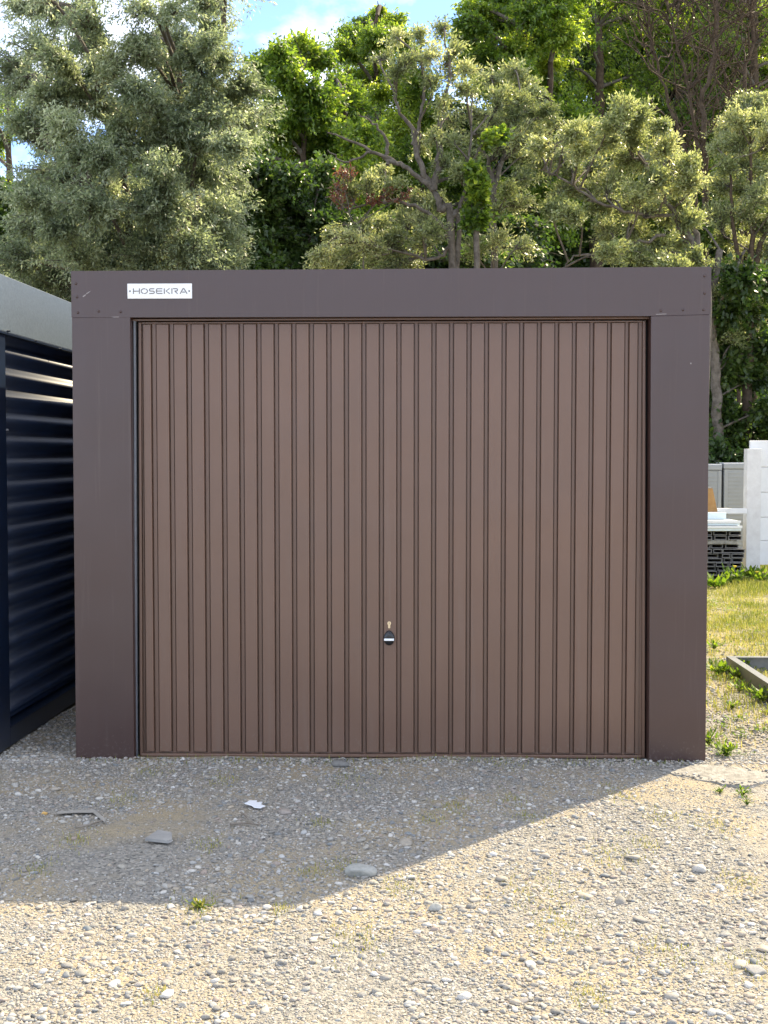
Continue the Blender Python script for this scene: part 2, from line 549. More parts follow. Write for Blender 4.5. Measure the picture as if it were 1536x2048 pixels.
def hz(x, y):
    s = 0.10 + 0.30 / (1 + math.exp(-(x + 1.0) / 4.0))
    t = max(0.0, y - 20.5)
    h = s * t
    h = h if t < 26 else s * 26 + 0.05 * (t - 26)
    return -0.25 + h + 0.35 * noise.noise(Vector((x * 0.3, y * 0.3, 1.5))) * min(1, t / 3)
hx = np.linspace(-70, 70, 90)
hy = np.concatenate([np.linspace(18, 60, 50), np.linspace(64, 200, 20)])
HX, HY = np.meshgrid(hx, hy)
HZ = np.array([[hz(x, y) for x in hx] for y in hy])
V = np.stack([HX, HY, HZ], -1).reshape(-1, 3)
nx, ny = len(hx), len(hy)
ii = (np.arange(ny - 1)[:, None] * nx + np.arange(nx - 1)[None, :]).ravel()
hill = tag(link('hill', np_mesh('hill', V, np.stack([ii, ii + 1, ii + nx + 1, ii + nx], -1), smooth=True), None, M['hill']), kind='structure')

# ------------------------------------------------------------------ the brown garage
A = gnd(152, 1522)
B = gnd(1411, 1527)
A = Vector((A.x, 6.00, 0))
B = Vector((B.x, 5.925, 0))
YAW = math.atan2(B.y - A.y, B.x - A.x)
UX = Vector((math.cos(YAW), math.sin(YAW), 0))
UN = Vector((math.sin(YAW), -math.cos(YAW), 0))        # outward, to the camera
MID = (A + B) / 2
def fr(px, py, n=0.0):
    """photo pixel -> (x, z) in the garage's front plane shifted outward by n"""
    d = ray(px, py)
    p0 = MID + UN * n
    t = (p0 - CAM).dot(UN) / d.dot(UN)
    q = CAM + d * t - MID
    return q.dot(UX), q.z
garage = empty('garage', MID, YAW)
tag(garage, 'brown metal garage with a ribbed up-and-over door and a flat fascia', 'garage')
def fpoly(name, pix, n_front, n_back, m, parent, bevel=0.003, n_ref=None):
    bm = bmesh.new()
    pl = [fr(px, py, n_front if n_ref is None else n_ref) for px, py in pix]
    add_prism(bm, pl, -n_front, -n_back)
    return from_bm(name, bm, m, parent, bevel=bevel)
# header, pilasters
fpoly('header_panel', [(143, 635), (142, 542), (1423, 533.5), (1421, 628.5), (1300, 632)], 0.0006, -0.10, M['frame'], garage, 0.0)
fpoly('pilaster', [(143.5, 635.05), (260.5, 633.6), (268.5, 1520), (152, 1521)], 0.0, -0.10, M['frame'], garage)
fpoly('pilaster', [(1302, 632.0), (1420, 628.55), (1411, 1526.5), (1297.5, 1526.5)], 0.0, -0.10, M['frame'], garage)
xl = fr(142, 542)[0] + 0.012
xr = fr(1423, 533)[0] - 0.012
zt = fr(768, 538)[1]
# body behind the front
def ribbed_wall(name, x, y0, y1, z0, z1, outx, parent, m):
    bm = bmesh.new()
    prof = []
    y = y0
    while y < y1:
        prof += [(x, y), (x, y + 0.09), (x + outx * 0.012, y + 0.105), (x + outx * 0.012, y + 0.195)]
        y += 0.21
    prof.append((x, y1))
    vb = [bm.verts.new((a, b, z0)) for a, b in prof]
    vt = [bm.verts.new((a, b, z1)) for a, b in prof]
    for i in range(len(prof) - 1):
        bm.faces.new((vb[i], vb[i + 1], vt[i + 1], vt[i]))
    o = from_bm(name, bm, m, parent)
    s = o.modifiers.new('solid', 'SOLIDIFY')
    s.thickness = 0.01
    return o
ribbed_wall('side_wall', xl + 0.02, 0.11, 5.2, 0.015, zt - 0.06, -1, garage, M['frame'])
ribbed_wall('side_wall', xr - 0.02, 0.11, 5.2, 0.015, zt - 0.06, 1, garage, M['frame'])
box('rear_wall', xl + 0.03, xr - 0.03, 5.21, 5.23, 0.015, zt - 0.06, M['frame'], garage)
box('roof', xl + 0.005, xr - 0.005, 0.105, 5.26, zt - 0.055, zt - 0.012, M['frame'], garage, 0.004)
# opening trim and dark backing
ND = -0.07
fpoly('door_lintel', [(262, 638.5), (1301, 634.5), (1301, 637.5), (262, 641.5)], -0.045, -0.10, M['door'], garage, 0.0)
fpoly('door_track_or_gap', [(267, 641), (271, 641), (274.5, 1518), (270.8, 1518)], -0.05, -0.07, M['galv'], garage, 0.0)
fpoly('door_track_or_gap', [(1298.5, 637.5), (1301, 637.5), (1297.5, 1522), (1295, 1522)], -0.05, -0.07, M['darkgap'], garage, 0.0)  # near-black strip painting the shaded gap at the door's right edge
bm = bmesh.new()
p = [fr(258, 640, -0.098), fr(1310, 634, -0.098), fr(1310, 1524, -0.098), fr(258, 1519, -0.098)]
add_prism(bm, p, 0.0985, 0.103)
from_bm('dark_backing', bm, M['darkgap'], garage)  # near-black sheet behind the door, painted for the unlit interior
# door leaf
NB = -0.075                    # groove level
door = fpoly('door', [(276.5, 644.5), (1291.5, 641), (1290, 1516), (279.5, 1512)], NB - 0.008, NB - 0.016, M['door'], garage, 0.0)
def strip(x0, x1, ytop, ybot, first):
    a = fr(x0, 700, NB)[0]
    b = fr(x1, 700, NB)[0]
    zt_ = fr((x0 + x1) / 2, ytop, NB)[1]
    zb_ = fr((x0 + x1) / 2, ybot, NB)[1]
    bm = bmesh.new()
    s, d = 0.0022, 0.0135
    y0, y1 = -NB + 0.0078, -NB - d
    add_hexa(bm, [(a, y0, zb_), (b, y0, zb_), (b, y0, zt_), (a, y0, zt_),
                  (a + s, y1, zb_ + s), (b - s, y1, zb_ + s), (b - s, y1, zt_ - s), (a + s, y1, zt_ - s)])
    return from_bm('door_panel', bm, M['door'], door, bevel=0.0016)
def bead(x0, x1, ytop, ybot):
    a, b = fr(x0, 700, NB)[0], fr(x1, 700, NB)[0]
    zt_, zb_ = fr((x0 + x1) / 2, ytop, NB)[1], fr((x0 + x1) / 2, ybot, NB)[1]
    bm = bmesh.new()
    add_box(bm, a, b, -NB, -NB + 0.0078, zb_, zt_)
    from_bm('groove_bead', bm, M['door'], door, bevel=0.0012)
px0, px1 = 313.3, 1221.9
ribs = [(286.5, 303.5)]
for k in range(27):
    x0 = px0 + (px1 - px0) * (k / 26) - 0.35 * math.sin(math.pi * k / 26)
    ribs.append((x0, x0 + 25.6 + 1.4 * k / 26))
ribs.append((1257.3, 1275.3))
for i, (a, b) in enumerate(ribs):
    f = (a - 286) / 972
    strip(a, b, 648.6 - 3.4 * f, 1502.3 + 3.7 * f, False)
    nb = ribs[i + 1][0] if i + 1 < len(ribs) else 1284.9
    bead(b + 1.15, nb - 1.15, 647.6 - 3.4 * f, 1505.5 + 3.7 * f)
bead(282.8, 284.9, 647.6, 1505.5)
fpoly('edge_rail', [(277, 645), (282.0, 645), (285, 1512), (280, 1512)], NB + 0.012, NB - 0.0078, M['door'], door, 0.002)
fpoly('edge_rail', [(1285.6, 641.8), (1291, 641.8), (1289.7, 1516), (1284.5, 1516)], NB + 0.012, NB - 0.0078, M['door'], door, 0.002)
fpoly('top_rail', [(282.5, 644.8), (1285.2, 641.5), (1285.2, 644), (282.5, 647.4)], NB + 0.010, NB - 0.0078, M['door'], door, 0.001)
fpoly('bottom_rail', [(280.2, 1507), (1284, 1510.8), (1284, 1517.3), (280.2, 1513.4)], NB + 0.016, NB - 0.0078, M['door'], door, 0.004)
# lock and handle
def lathe_disc(name, cx, cz, y_wall, rx, rz, prof, m, parent, seg=28, drop=None):
    """an oval boss: prof = [(radius factor, height)]"""
    bm = bmesh.new()
    rings = []
    for f, h in prof:
        ring = []
        for i in range(seg):
            a = 2 * math.pi * i / seg
            z = rz * f * math.sin(a)
            x = rx * f * math.cos(a)
            if drop and z > 0:
                x *= 1 - drop * (z / rz) ** 2
            ring.append(bm.verts.new((cx + x, y_wall - h, cz + z)))
        rings.append(ring)
    for a, b in zip(rings, rings[1:]):
        for i in range(seg):
            bm.faces.new((a[i], a[(i + 1) % seg], b[(i + 1) % seg], b[i]))
    bm.faces.new(rings[-1])
    return from_bm(name, bm, m, parent, smooth=True)
NS = NB + 0.0135
hx_, hz_ = fr(778.2, 1275.5, NS)
lathe_disc('handle_plate', hx_, hz_, -NS, 0.0265, 0.0355, [(1, 0.0), (1, 0.006), (0.93, 0.012), (0.8, 0.0155), (0.4, 0.017), (0.05, 0.017)], M['black'], door, drop=0.25)
bm = bmesh.new()
add_hexa(bm, [(hx_ - 0.0235, -NS - 0.0165, hz_ - 0.0125), (hx_ + 0.0235, -NS - 0.0165, hz_ - 0.0125), (hx_ + 0.0235, -NS - 0.0165, hz_ - 0.001), (hx_ - 0.0235, -NS - 0.0165, hz_ - 0.001),
              (hx_ - 0.0235, -NS - 0.026, hz_ - 0.0105), (hx_ + 0.0235, -NS - 0.026, hz_ - 0.0105), (hx_ + 0.0235, -NS - 0.022, hz_ - 0.002), (hx_ - 0.0235, -NS - 0.022, hz_ - 0.002)])
from_bm('handle_grip', bm, M['whiteplate'], door, bevel=0.001)
lx, lz = fr(778.4, 1246.5, NS)
bm = bmesh.new()
pts = []
for i in range(17):
    a = math.radians(-55 + 290 * i / 16)
    pts.append((lx + 0.0092 * math.cos(a), lz + 0.0092 * math.sin(a)))
pts += [(lx - 0.0052, lz - 0.021), (lx - 0.0035, lz - 0.0235), (lx + 0.0035, lz - 0.0235), (lx + 0.0052, lz - 0.021)]
add_prism(bm, pts, -NS - 0.004, -NS + 0.0002)
from_bm('lock_cylinder', bm, M['brass'], door, bevel=0.0008)
bm = bmesh.new()
add_box(bm, lx - 0.0008, lx + 0.0008, -NS - 0.0045, -NS - 0.0038, lz - 0.004, lz + 0.004)
from_bm('key_slot', bm, M['darkgap'], door)
# nameplate with cut lettering
PN = 0.0006
np_ = fpoly('nameplate', [(254.3, 567.3), (383.8, 566.8), (384.2, 597), (255, 597.4)], PN + 0.006, PN + 0.0008, M['whiteplate'], garage, 0.0015, n_ref=PN + 0.006)
px_l, pz_t = fr(254.3, 567.2, PN + 0.006)
px_r, pz_b = fr(384.0, 597.2, PN + 0.006)
def PL(zx, zy):                # enlarged-crop pixel -> plate coordinates
    return px_l + (zx - 138) / 1245 * (px_r - px_l), pz_t - (zy - 165) / 290 * (pz_t - pz_b)
def arc(cx, cy, rx, ry, a0, a1, k=14):
    return [(cx + rx * math.cos(math.radians(a0 + (a1 - a0) * i / k)), cy - ry * math.sin(math.radians(a0 + (a1 - a0) * i / k))) for i in range(k + 1)]
T_, B_, C_ = 265, 355, 309
LETTERS = [
    [[(258, 258), (258, 362)], [(372, 258), (372, 362)], [(267, C_), (363, C_)]],
    [arc(467, C_, 60, 46, 75, 255, 18), arc(467, C_, 60, 46, 265, 425, 18)],
    [[(660, T_)] + [(590, T_)] + arc(590, 287, 24, 22, 90, 270, 8) + [(635, 309)] + arc(635, 332, 24, 23, 90, -90, 8) + [(562, B_)]],
    [[(815, T_), (725, T_)] + arc(725, 287, 24, 22, 90, 180, 5) + [(701, 334)] + arc(725, 334, 24, 21, 180, 270, 5) + [(815, B_)], [(712, C_), (812, C_)]],
    [[(852, 258), (852, 362)], [(952, 260), (885, C_), (955, 360)]],
    [[(998, 258), (998, 362)], [(1018, T_), (1085, T_)] + arc(1085, 287, 22, 22, 90, -90, 8) + [(1050, 309)], [(1055, 316), (1108, 360)]],
    [[(1155, 362), (1212, 266)] + arc(1222, 274, 14, 12, 140, 40, 5) + [(1232, 266), (1290, 362)], [(1190, 330), (1252, 330)]],
]
def stroke(bm, pl, wd, y0, y1):
    pl = [Vector((*PL(*p),)) for p in pl]
    L, R = [], []
    for i, p in enumerate(pl):
        a = pl[max(0, i - 1)]
        b = pl[min(len(pl) - 1, i + 1)]
        t = (b - a).normalized()
        n = Vector((-t.y, t.x)) * wd / 2
        L.append(p + n)
        R.append(p - n)
    for i in range(len(pl) - 1):
        q = [L[i], L[i + 1], R[i + 1], R[i]]
        add_prism(bm, [(v.x, v.y) for v in q], y0, y1)
for lt in LETTERS:
    bm = bmesh.new()
    for s in lt:
        stroke(bm, s, 0.0042, -(PN + 0.0068), -(PN + 0.0059))
    from_bm('letter', bm, M['letter'], np_)
for zx in (190, 1330):
    cx, cz = PL(zx, C_)
    lathe_disc('plate_rivet', cx, cz, -(PN + 0.006), 0.0045, 0.0045, [(1, 0), (0.8, 0.0016), (0.3, 0.0022)], M['galv'], np_, 12)
# rivets on the fascia
for px, py in [(152, 567), (154, 594), (156, 625), (197.5, 622.5), (241.5, 623.5), (1409, 552), (1409, 586.5), (1407, 619.5), (1366, 619.8), (1322, 621)]:
    cx, cz = fr(px, py, PN)
    lathe_disc('rivet', cx, cz, -PN, 0.0065, 0.0065, [(1, 0), (0.85, 0.0025), (0.5, 0.004), (0.1, 0.0045)], M['frame'], garage, 12)
# nicks in the paint
def chip(pix):
    bm = bmesh.new()
    q = [fr(px, py, PN) for px, py in pix]
    add_prism(bm, q, -PN - 0.0006, -PN + 0.0001)
    from_bm('paint_scratch', bm, M['chip'], garage)
chip([(165, 593), (168, 590.5), (172, 588.5), (171, 591), (167, 594)])
chip([(172, 587.5), (177, 584), (182, 581.5), (178, 585), (173, 588.7)])
chip([(222, 633.8), (238, 633.4), (238, 634.4), (228, 634.8)])
chip([(1311, 628.2), (1333, 627.4), (1333, 628.4), (1313, 629.2)])
chip([(1380.5, 725.5), (1383, 725.5), (1382.5, 728.5), (1380.5, 728)])
# foot plates
fpoly('foot_plate', [(152, 1519.6), (228, 1519.6), (231, 1522.5), (152, 1523.0)], 0.012, -0.06, M['galv'], garage, 0.0)
fpoly('foot_plate', [(1330, 1526.8), (1410.5, 1527.2), (1410.5, 1530), (1333, 1529.6)], 0.012, -0.06, M['galv'], garage, 0.0)

# ------------------------------------------------------------------ the dark shed at the left
G0 = gnd(0, 1512)
G1 = gnd(150, 1410)
D = (G1 - G0).normalized()                              # along the wall, away from the camera
O0 = G0 - D * 0.06                                      # front corner
SYAW = math.atan2(D.y, D.x) - math.pi / 2
shed = empty('dark_shed', (O0.x, O0.y, 0), SYAW)        # local y = along the wall, local x = out of it to the right
tag(shed, 'anthracite metal shed with horizontally corrugated wall, left of the brown garage', 'shed')
SL = 5.2
def shed_s(px, py, x=0.0):
    """pixel -> (along, z) on the wall plane"""
    n = Vector((D.y, -D.x, 0))
    d = ray(px, py)
    p0 = Vector((O0.x, O0.y, 0)) + n * x
    t = (p0 - CAM).dot(n) / d.dot(n)
    q = CAM + d * t - Vector((O0.x, O0.y, 0))
    return q.dot(D), q.z
zft = shed_s(0, 548)[1]
zfb = shed_s(0, 661)[1]
s_post = shed_s(15, 1000)[0]
box('corner_post', -0.12, 0.0, 0.0, s_post, 0.012, zfb - 0.003, M['anth'], shed, 0.004)
box('corner_post', -0.12, 0.0, SL - 0.12, SL, 0.012, zfb - 0.003, M['anth'], shed, 0.004)
box('fascia', -0.10, 0.006, -0.01, SL + 0.01, zfb, zft, M['anthdustlit'], shed, 0.003)
box('drip_edge', -0.02, 0.012, -0.012, SL + 0.012, zfb - 0.014, zfb - 0.001, M['anth'], shed, 0.002)
box('base_rail', -0.09, -0.002, s_post + 0.002, SL - 0.122, 0.012, 0.105, M['anth'], shed, 0.003)
box('base_lip', -0.05, 0.002, s_post + 0.002, SL - 0.122, 0.1055, 0.1085, M['anth'], shed, 0.0)
# corrugated sheet
per, amp = 0.110, 0.0225
zz = np.arange(0.11, zfb + 0.01, per / 16)
prof = [(-0.052 + amp * math.sin(2 * math.pi * (z - zfb + 0.012) / per), z) for z in zz]
V, F = [], []
for i, (x, z) in enumerate(prof):
    V += [(x, s_post - 0.03, z), (x, SL - 0.1, z)]
    if i:
        F.append((2 * i - 2, 2 * i - 1, 2 * i + 1, 2 * i))
cs = link('corrugated_sheet', np_mesh('corrugated_sheet', np.array(V), np.array(F), smooth=True), shed, M['anthsheet'])
s_ = cs.modifiers.new('solid', 'SOLIDIFY')
s_.thickness = 0.002
box('back_board', -0.13, -0.122, 0.02, SL - 0.02, 0.05, zfb, M['darkgap'], shed)
box('roof', -2.6, -0.102, 0.0, SL, zft - 0.05, zft - 0.01, M['anth'], shed)
box('front_wall', -2.6, -0.122, 0.02, 0.05, 0.012, zfb, M['anth'], shed)
box('front_fascia', -2.6, -0.1005, -0.01, 0.05, zfb + 0.001, zft - 0.001, M['anthdustlit'], shed)
box('far_wall', -2.6, -2.57, 0.051, SL, 0.012, zft - 0.055, M['anth'], shed)
box('rear_wall', -2.569, -0.131, SL - 0.03, SL - 0.001, 0.012, zft - 0.055, M['anth'], shed)
def stud(px, py):
    s, z = shed_s(px, py, 0.006)
    bm = bmesh.new()
    bmesh.ops.create_cone(bm, cap_ends=True, segments=8, radius1=0.005, radius2=0.0042, depth=0.02, matrix=Matrix.Translation((0.012, s, z)) @ Matrix.Rotation(math.pi / 2, 4, 'Y'))
    from_bm('fascia_screw', bm, M['anth'], shed)
for px, py in [(14, 662), (68, 681.5), (118, 698)]:
    stud(px, py)
for px, py in [(15.0, 860)]:
    s, z = shed_s(px, py, 0.0)
    bm = bmesh.new()
    bmesh.ops.create_cone(bm, cap_ends=True, segments=8, radius1=0.006, radius2=0.005, depth=0.012, matrix=Matrix.Translation((0.004, s - 0.012, z)) @ Matrix.Rotation(math.pi / 2, 4, 'Y'))
    from_bm('post_screw', bm, M['galv'], shed)

# ------------------------------------------------------------------ things in the yard at the right
# white plank fence
YF = gnd(1505, 1146).y
fx0 = at(1500, 900, YF).x
fxp0, fxp1 = at(1491, 900, YF - 0.08).x, at(1520, 900, YF - 0.08).x
fence = empty('white_fence', (fx0, YF, 0), math.radians(2))
tag(fence, 'white fence of wide horizontal planks with a square white post', 'fence')
ptop = at(1500, 881, YF).z
pbot = at(1500, 1131, YF).z
seams = [881, 935, 985.5, 1035.5, 1082.5, 1131]
zs_ = [at(1500, s, YF).z for s in seams]
for i in range(5):
    bm = bmesh.new()
    add_box(bm, 0, 2.6, 0, 0.04, zs_[i + 1] + 0.006, zs_[i])
    from_bm('plank', bm, M['white'], fence, bevel=0.008)
box('backing_strip', 0.02, 2.58, 0.015, 0.03, zs_[5] + 0.01, zs_[0] - 0.02, M['whitepost'], fence)
zpt = at(1500, 897.5, YF - 0.1).z
box('post', fxp0 - fx0, fxp1 - fx0, -0.14, -0.005, -0.05, zpt, M['whitepost'], fence, 0.006)
box('post', 2.45, 2.62, -0.14, -0.005, -0.05, zpt, M['whitepost'], fence, 0.006)
# white rail lying across to the post
rp = at(1434, 1022, YF - 0.3)
rail = empty('white_rail', (rp.x, rp.y, 0))
tag(rail, 'white square rail lying above the profile stack, ending at the white post', 'rail')
rz0, rz1 = at(1460, 1027.5, YF - 0.3).z, at(1460, 1017, YF - 0.3).z
bm = bmesh.new()
add_prism(bm, [(0, rz1), (0.36, rz1), (0.36, rz0), (0.015, rz0)], 0, 0.10)
from_bm('bar', bm, M['white'], rail, bevel=0.004)
box('end_cap', 0.3605, 0.364, 0.01, 0.09, rz0 + 0.004, rz1 - 0.004, M['greyprof'], rail)
# grey containers behind
YC = 17.6
def container(px0_, px1_, ytop, depth_y, label, lean=0.0):
    x0, x1 = at(px0_, 1000, depth_y).x, at(px1_, 1000, depth_y).x
    z1 = at(px0_, ytop, depth_y).z
    t = empty('storage_box', ((x0 + x1) / 2, depth_y, 0))
    tag(t, label, 'box', 'grey storage boxes behind the stack')
    hw = (x1 - x0) / 2
    bm = bmesh.new()
    add_hexa(bm, [(-hw + lean, 0, 0), (hw, 0, 0), (hw, 0, z1 - 0.085), (-hw, 0, z1 - 0.085), (-hw + lean, 0.9, 0), (hw, 0.9, 0), (hw, 0.9, z1 - 0.085), (-hw, 0.9, z1 - 0.085)])
    from_bm('body', bm, M['greybox'], t, bevel=0.012)
    box('rim', -hw - 0.006, hw + 0.006, -0.02, 0.92, z1 - 0.084, z1 - 0.014, M['greybox'], t, 0.01)
    box('lid', -hw - 0.003, hw + 0.003, -0.012, 0.91, z1 - 0.0135, z1, M['white'], t, 0.004)
    bm = bmesh.new()
    z = 0.08
    while z < z1 - 0.14:
        add_box(bm, -hw + 0.05 + lean, hw - 0.05, -0.008, 0.001, z, z + 0.022)
        z += 0.052
    r = from_bm('side_ribs', bm, M['greybox'], t)
    r['kind'] = 'stuff'
    box('corner_strip', -hw + lean - 0.002, -hw + 0.045 + lean, -0.01, 0.002, 0.02, z1 - 0.09, M['greybox'], t, 0.003)
    box('corner_strip', hw - 0.045, hw + 0.002, -0.01, 0.002, 0.02, z1 - 0.09, M['greybox'], t, 0.003)
    return t
container(1352, 1442, 928, YC, 'grey ribbed storage box nearer the garage, left of the dark gap', 0.0)
container(1447, 1540, 925.5, YC, 'grey ribbed storage box behind the white post, right of the dark gap', 0.008)
# stack of hollow profiles
YS = gnd(1440, 1163).y
def spx(px, py):
    p = at(px, py, YS)
    return p.x, p.z
stack_group = 'hollow profiles stacked beside the garage'
rows = [(1062, [(1372, 1392), (1394, 1424), (1427, 1454), (1458, 1481)]), (1071.5, [(1380, 1397), (1399, 1423), (1429, 1453), (1456, 1482)]),
        (1088.5, [(1374, 1390), (1393, 1421), (1424, 1447), (1452, 1478)]), (1098, [(1376, 1400), (1404, 1423), (1426, 1444), (1446, 1490)]),
        (1107.5, [(1366, 1388), (1390, 1412), (1414, 1437), (1444, 1460)]), (1107.5, [(1463, 1488)]), (1116.5, [(1390, 1412), (1414, 1444), (1448, 1463), (1465, 1486)]),
        (1125, [(1385, 1408), (1411, 1429), (1431, 1456), (1458, 1482)]), (1133.5, [(1380, 1402), (1404, 1432), (1436, 1461), (1464, 1482)]),
        (1142, [(1388, 1412), (1415, 1434), (1437, 1463), (1466, 1484)]), (1150.5, [(1390, 1414), (1417, 1440), (1443, 1462), (1464, 1486)])]
RN = ['topmost', 'second', 'third', 'fourth', 'fifth', 'fifth', 'sixth', 'seventh', 'eighth', 'ninth', 'tenth']
PN_ = ['behind the garage edge', 'just right of the garage edge', 'mid row', 'at the right end']
for ri, (yt, spans) in enumerate(rows):
    for si, (a, b) in enumerate(spans):
        x0, z1 = spx(a, yt)
        x1, z0 = spx(b, yt + 8.3)
        j = random.uniform(-0.03, 0.03)
        t = empty('hollow_profile', ((x0 + x1) / 2, YS + j, z0), random.uniform(-0.01, 0.01))
        where = PN_[si] if len(spans) == 4 else 'sticking out at the right end'
        tag(t, 'grey hollow profile in the %s row of the stack, %s' % (RN[ri], where), 'profile', stack_group)
        hw, hh, th, Ln = (x1 - x0) / 2, z1 - z0, 0.008, 1.9
        bm = bmesh.new()
        add_box(bm, -hw, hw, 0, Ln, hh - th, hh)
        add_box(bm, -hw, hw, 0, Ln, 0, th)
        add_box(bm, -hw, -hw + th, 0.0006, Ln, th, hh - th)
        add_box(bm, hw - th, hw, 0.0006, Ln, th, hh - th)
        from_bm('shell', bm, M['greyprof'], t)
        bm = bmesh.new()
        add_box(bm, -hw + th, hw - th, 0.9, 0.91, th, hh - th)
        from_bm('dark_stop', bm, M['darkgap'], t)  # near-black plate closing the bore, shade of the hollow painted in
# spacers and planks on top
def plank(name, label, cat, a, b, yt, yb, m, dy0, dy1, dz=0.0, lip=True):
    x0, z1 = spx(a, yt)
    x1, z0 = spx(b, yb)
    t = empty(name, ((x0 + x1) / 2, YS, z0))
    tag(t, label, cat)
    hw = (x1 - x0) / 2
    bm = bmesh.new()
    add_box(bm, -hw, hw, dy0, dy1, 0, z1 - z0)
    from_bm('board', bm, m, t, bevel=0.004)
    if lip:
        box('front_lip', -hw, hw + 0.01, dy0 - 0.012, dy0 - 0.001, (z1 - z0) * 0.55, z1 - z0 + 0.002, M['white'], t, 0.002)
plank('spacer_board', 'grey spacer board lying across the middle of the profile stack', 'board', 1380, 1474, 1080.4, 1088.2, M['slab'], -0.01, 0.12, lip=False)
plank('pale_plank', 'pale blue-white plank lying directly on the profile stack', 'plank', 1370, 1480, 1051.5, 1061.5, M['paleprof'], -0.05, 1.8)
plank('pale_plank', 'pale blue-white plank second from the bottom above the stack', 'plank', 1370, 1478, 1041.5, 1050.7, M['paleprof'], -0.03, 1.8)
plank('grey_block', 'short grey board on the topmost pale plank beside the garage', 'board', 1380, 1464, 1027, 1041, M['paleprof'], 0.25, 0.7, lip=False)
# tan wooden wedge
_a, _b = at(1400, 974.5, YS + 0.45), at(1434, 1026.4, YS + 0.45)
xw0, zw1, xw1, zw0 = _a.x, _a.z, _b.x, _b.z
wd = empty('wooden_wedge', ((xw0 + xw1) / 2, YS + 0.4, zw0))
tag(wd, 'orange-brown tapering wooden block standing on the stack by the garage', 'wood block')
hw = (xw1 - xw0) / 2
bm = bmesh.new()
add_prism(bm, [(-hw, 0), (hw, 0), (hw * 0.35, zw1 - zw0 - 0.012), (-hw, zw1 - zw0 - 0.012)], 0, 0.16)
from_bm('block', bm, M['wood'], wd, bevel=0.006)
bm = bmesh.new()
add_box(bm, -hw, hw * 0.35, 0.004, 0.156, zw1 - zw0 - 0.0115, zw1 - zw0)
from_bm('sawn_top', bm, M['slab'], wd)
# grey steel frame lying on the ground
c0 = gnd(1452, 1343)
zfr = 0.103
fr_t = empty('steel_frame', (c0.x, c0.y, 0), math.radians(-1.5))
tag(fr_t, 'grey rectangular steel frame lying flat in the grass right of the garage', 'frame')
def cprof(name, x0, x1, y0, y1, along):
    bm = bmesh.new()
    w_ = 0.004
    if along == 'y':
        add_box(bm, x0, x0 + w_, y0, y1, 0.0, zfr)
        add_box(bm, x0 + w_, x0 + 0.05, y0, y1, zfr - w_, zfr)
        add_box(bm, x0 + w_, x0 + 0.05, y0, y1, 0.0, w_)
    else:
        add_box(bm, x0, x1, y1 - w_, y1, 0.0, zfr)
        add_box(bm, x0, x1, y1 - 0.05, y1 - w_, zfr - w_, zfr)
        add_box(bm, x0, x1, y1 - 0.05, y1 - w_, 0.0, w_)
    return from_bm(name, bm, M['frameg'], fr_t)
cprof('side_rail', 0.0, 0.05, -2.4, -0.052, 'y')
cprof('side_rail', 1.9, 1.95, -2.4, -0.052, 'y')
cprof('end_rail', 0.0, 1.95, -0.05, 0.0, 'x')
cprof('end_rail', 0.0, 1.95, -2.46, -2.41, 'x')
# pale broken slab at the garage's right foot
sl = [gnd(px, py) for px, py in [(1318, 1543), (1400, 1531.5), (1536, 1546), (1560, 1556), (1503, 1577), (1440, 1569), (1382, 1559)]]
c = sum(sl, Vector()) / len(sl)
bm = bmesh.new()
vb, vt = [], []
pts = []
for i in range(len(sl)):
    a, b = sl[i], sl[(i + 1) % len(sl)]
    for k in range(5):
        q = a.lerp(b, k / 5)
        q = q + Vector((random.uniform(-1, 1), random.uniform(-1, 1), 0)) * (0.02 if k else 0.008)
        pts.append(q)
for q in pts:
    vb.append(bm.verts.new((q.x - c.x, q.y - c.y, -0.01)))
    vt.append(bm.verts.new(((q.x - c.x) * 0.985, (q.y - c.y) * 0.97, 0.010 + random.uniform(-0.002, 0.002))))
vc = bm.verts.new((0, 0, 0.011))
for i in range(len(pts)):
    bm.faces.new((vt[i], vt[(i + 1) % len(pts)], vc))
bm.faces.new(vb[::-1])
for i in range(len(pts)):
    j = (i + 1) % len(pts)
    bm.faces.new((vb[i], vb[j], vt[j], vt[i]))
slab = from_bm('concrete_slab', bm, M['slab'])
slab.location = c
tag(slab, "pale broken concrete slab lying at the garage's right foot", 'slab')

# ------------------------------------------------------------------ stones
def stone_mesh(name, seed, flat=0.55, sub=2, rough=0.22, m=None):
    bm = bmesh.new()
    bmesh.ops.create_icosphere(bm, subdivisions=sub, radius=1.0)
    r = random.Random(seed)
    off = Vector((r.uniform(0, 50), r.uniform(0, 50), r.uniform(0, 50)))
    el = r.uniform(0.62, 0.95)
    fl = flat * r.uniform(0.75, 1.3)
    # a few flattened facets
    cuts = [(Vector((r.gauss(0, 1), r.gauss(0, 1), r.gauss(0, 1))).normalized(), r.uniform(0.5, 0.8)) for _ in range(8)]
    for v in bm.verts:
        p = v.co.normalized()
        q = p * (1 + rough * noise.noise(p * 1.2 + off) + 0.3 * rough * noise.noise(p * 3.1 + off))
        for nrm, dd in cuts:
            e = q.dot(nrm) - dd
            if e > 0:
                q -= nrm * e * 0.92
        v.co = Vector((q.x, q.y * el, q.z * fl))
    me = bpy.data.meshes.new(name)
    bm.to_mesh(me)
    bm.free()
    me.polygons.foreach_set('use_smooth', [True] * len(me.polygons))
    me.materials.append(m or M['stone'])
    return me
SM = [stone_mesh('stone', 100 + i, 0.46, 2, 0.34) for i in range(12)]
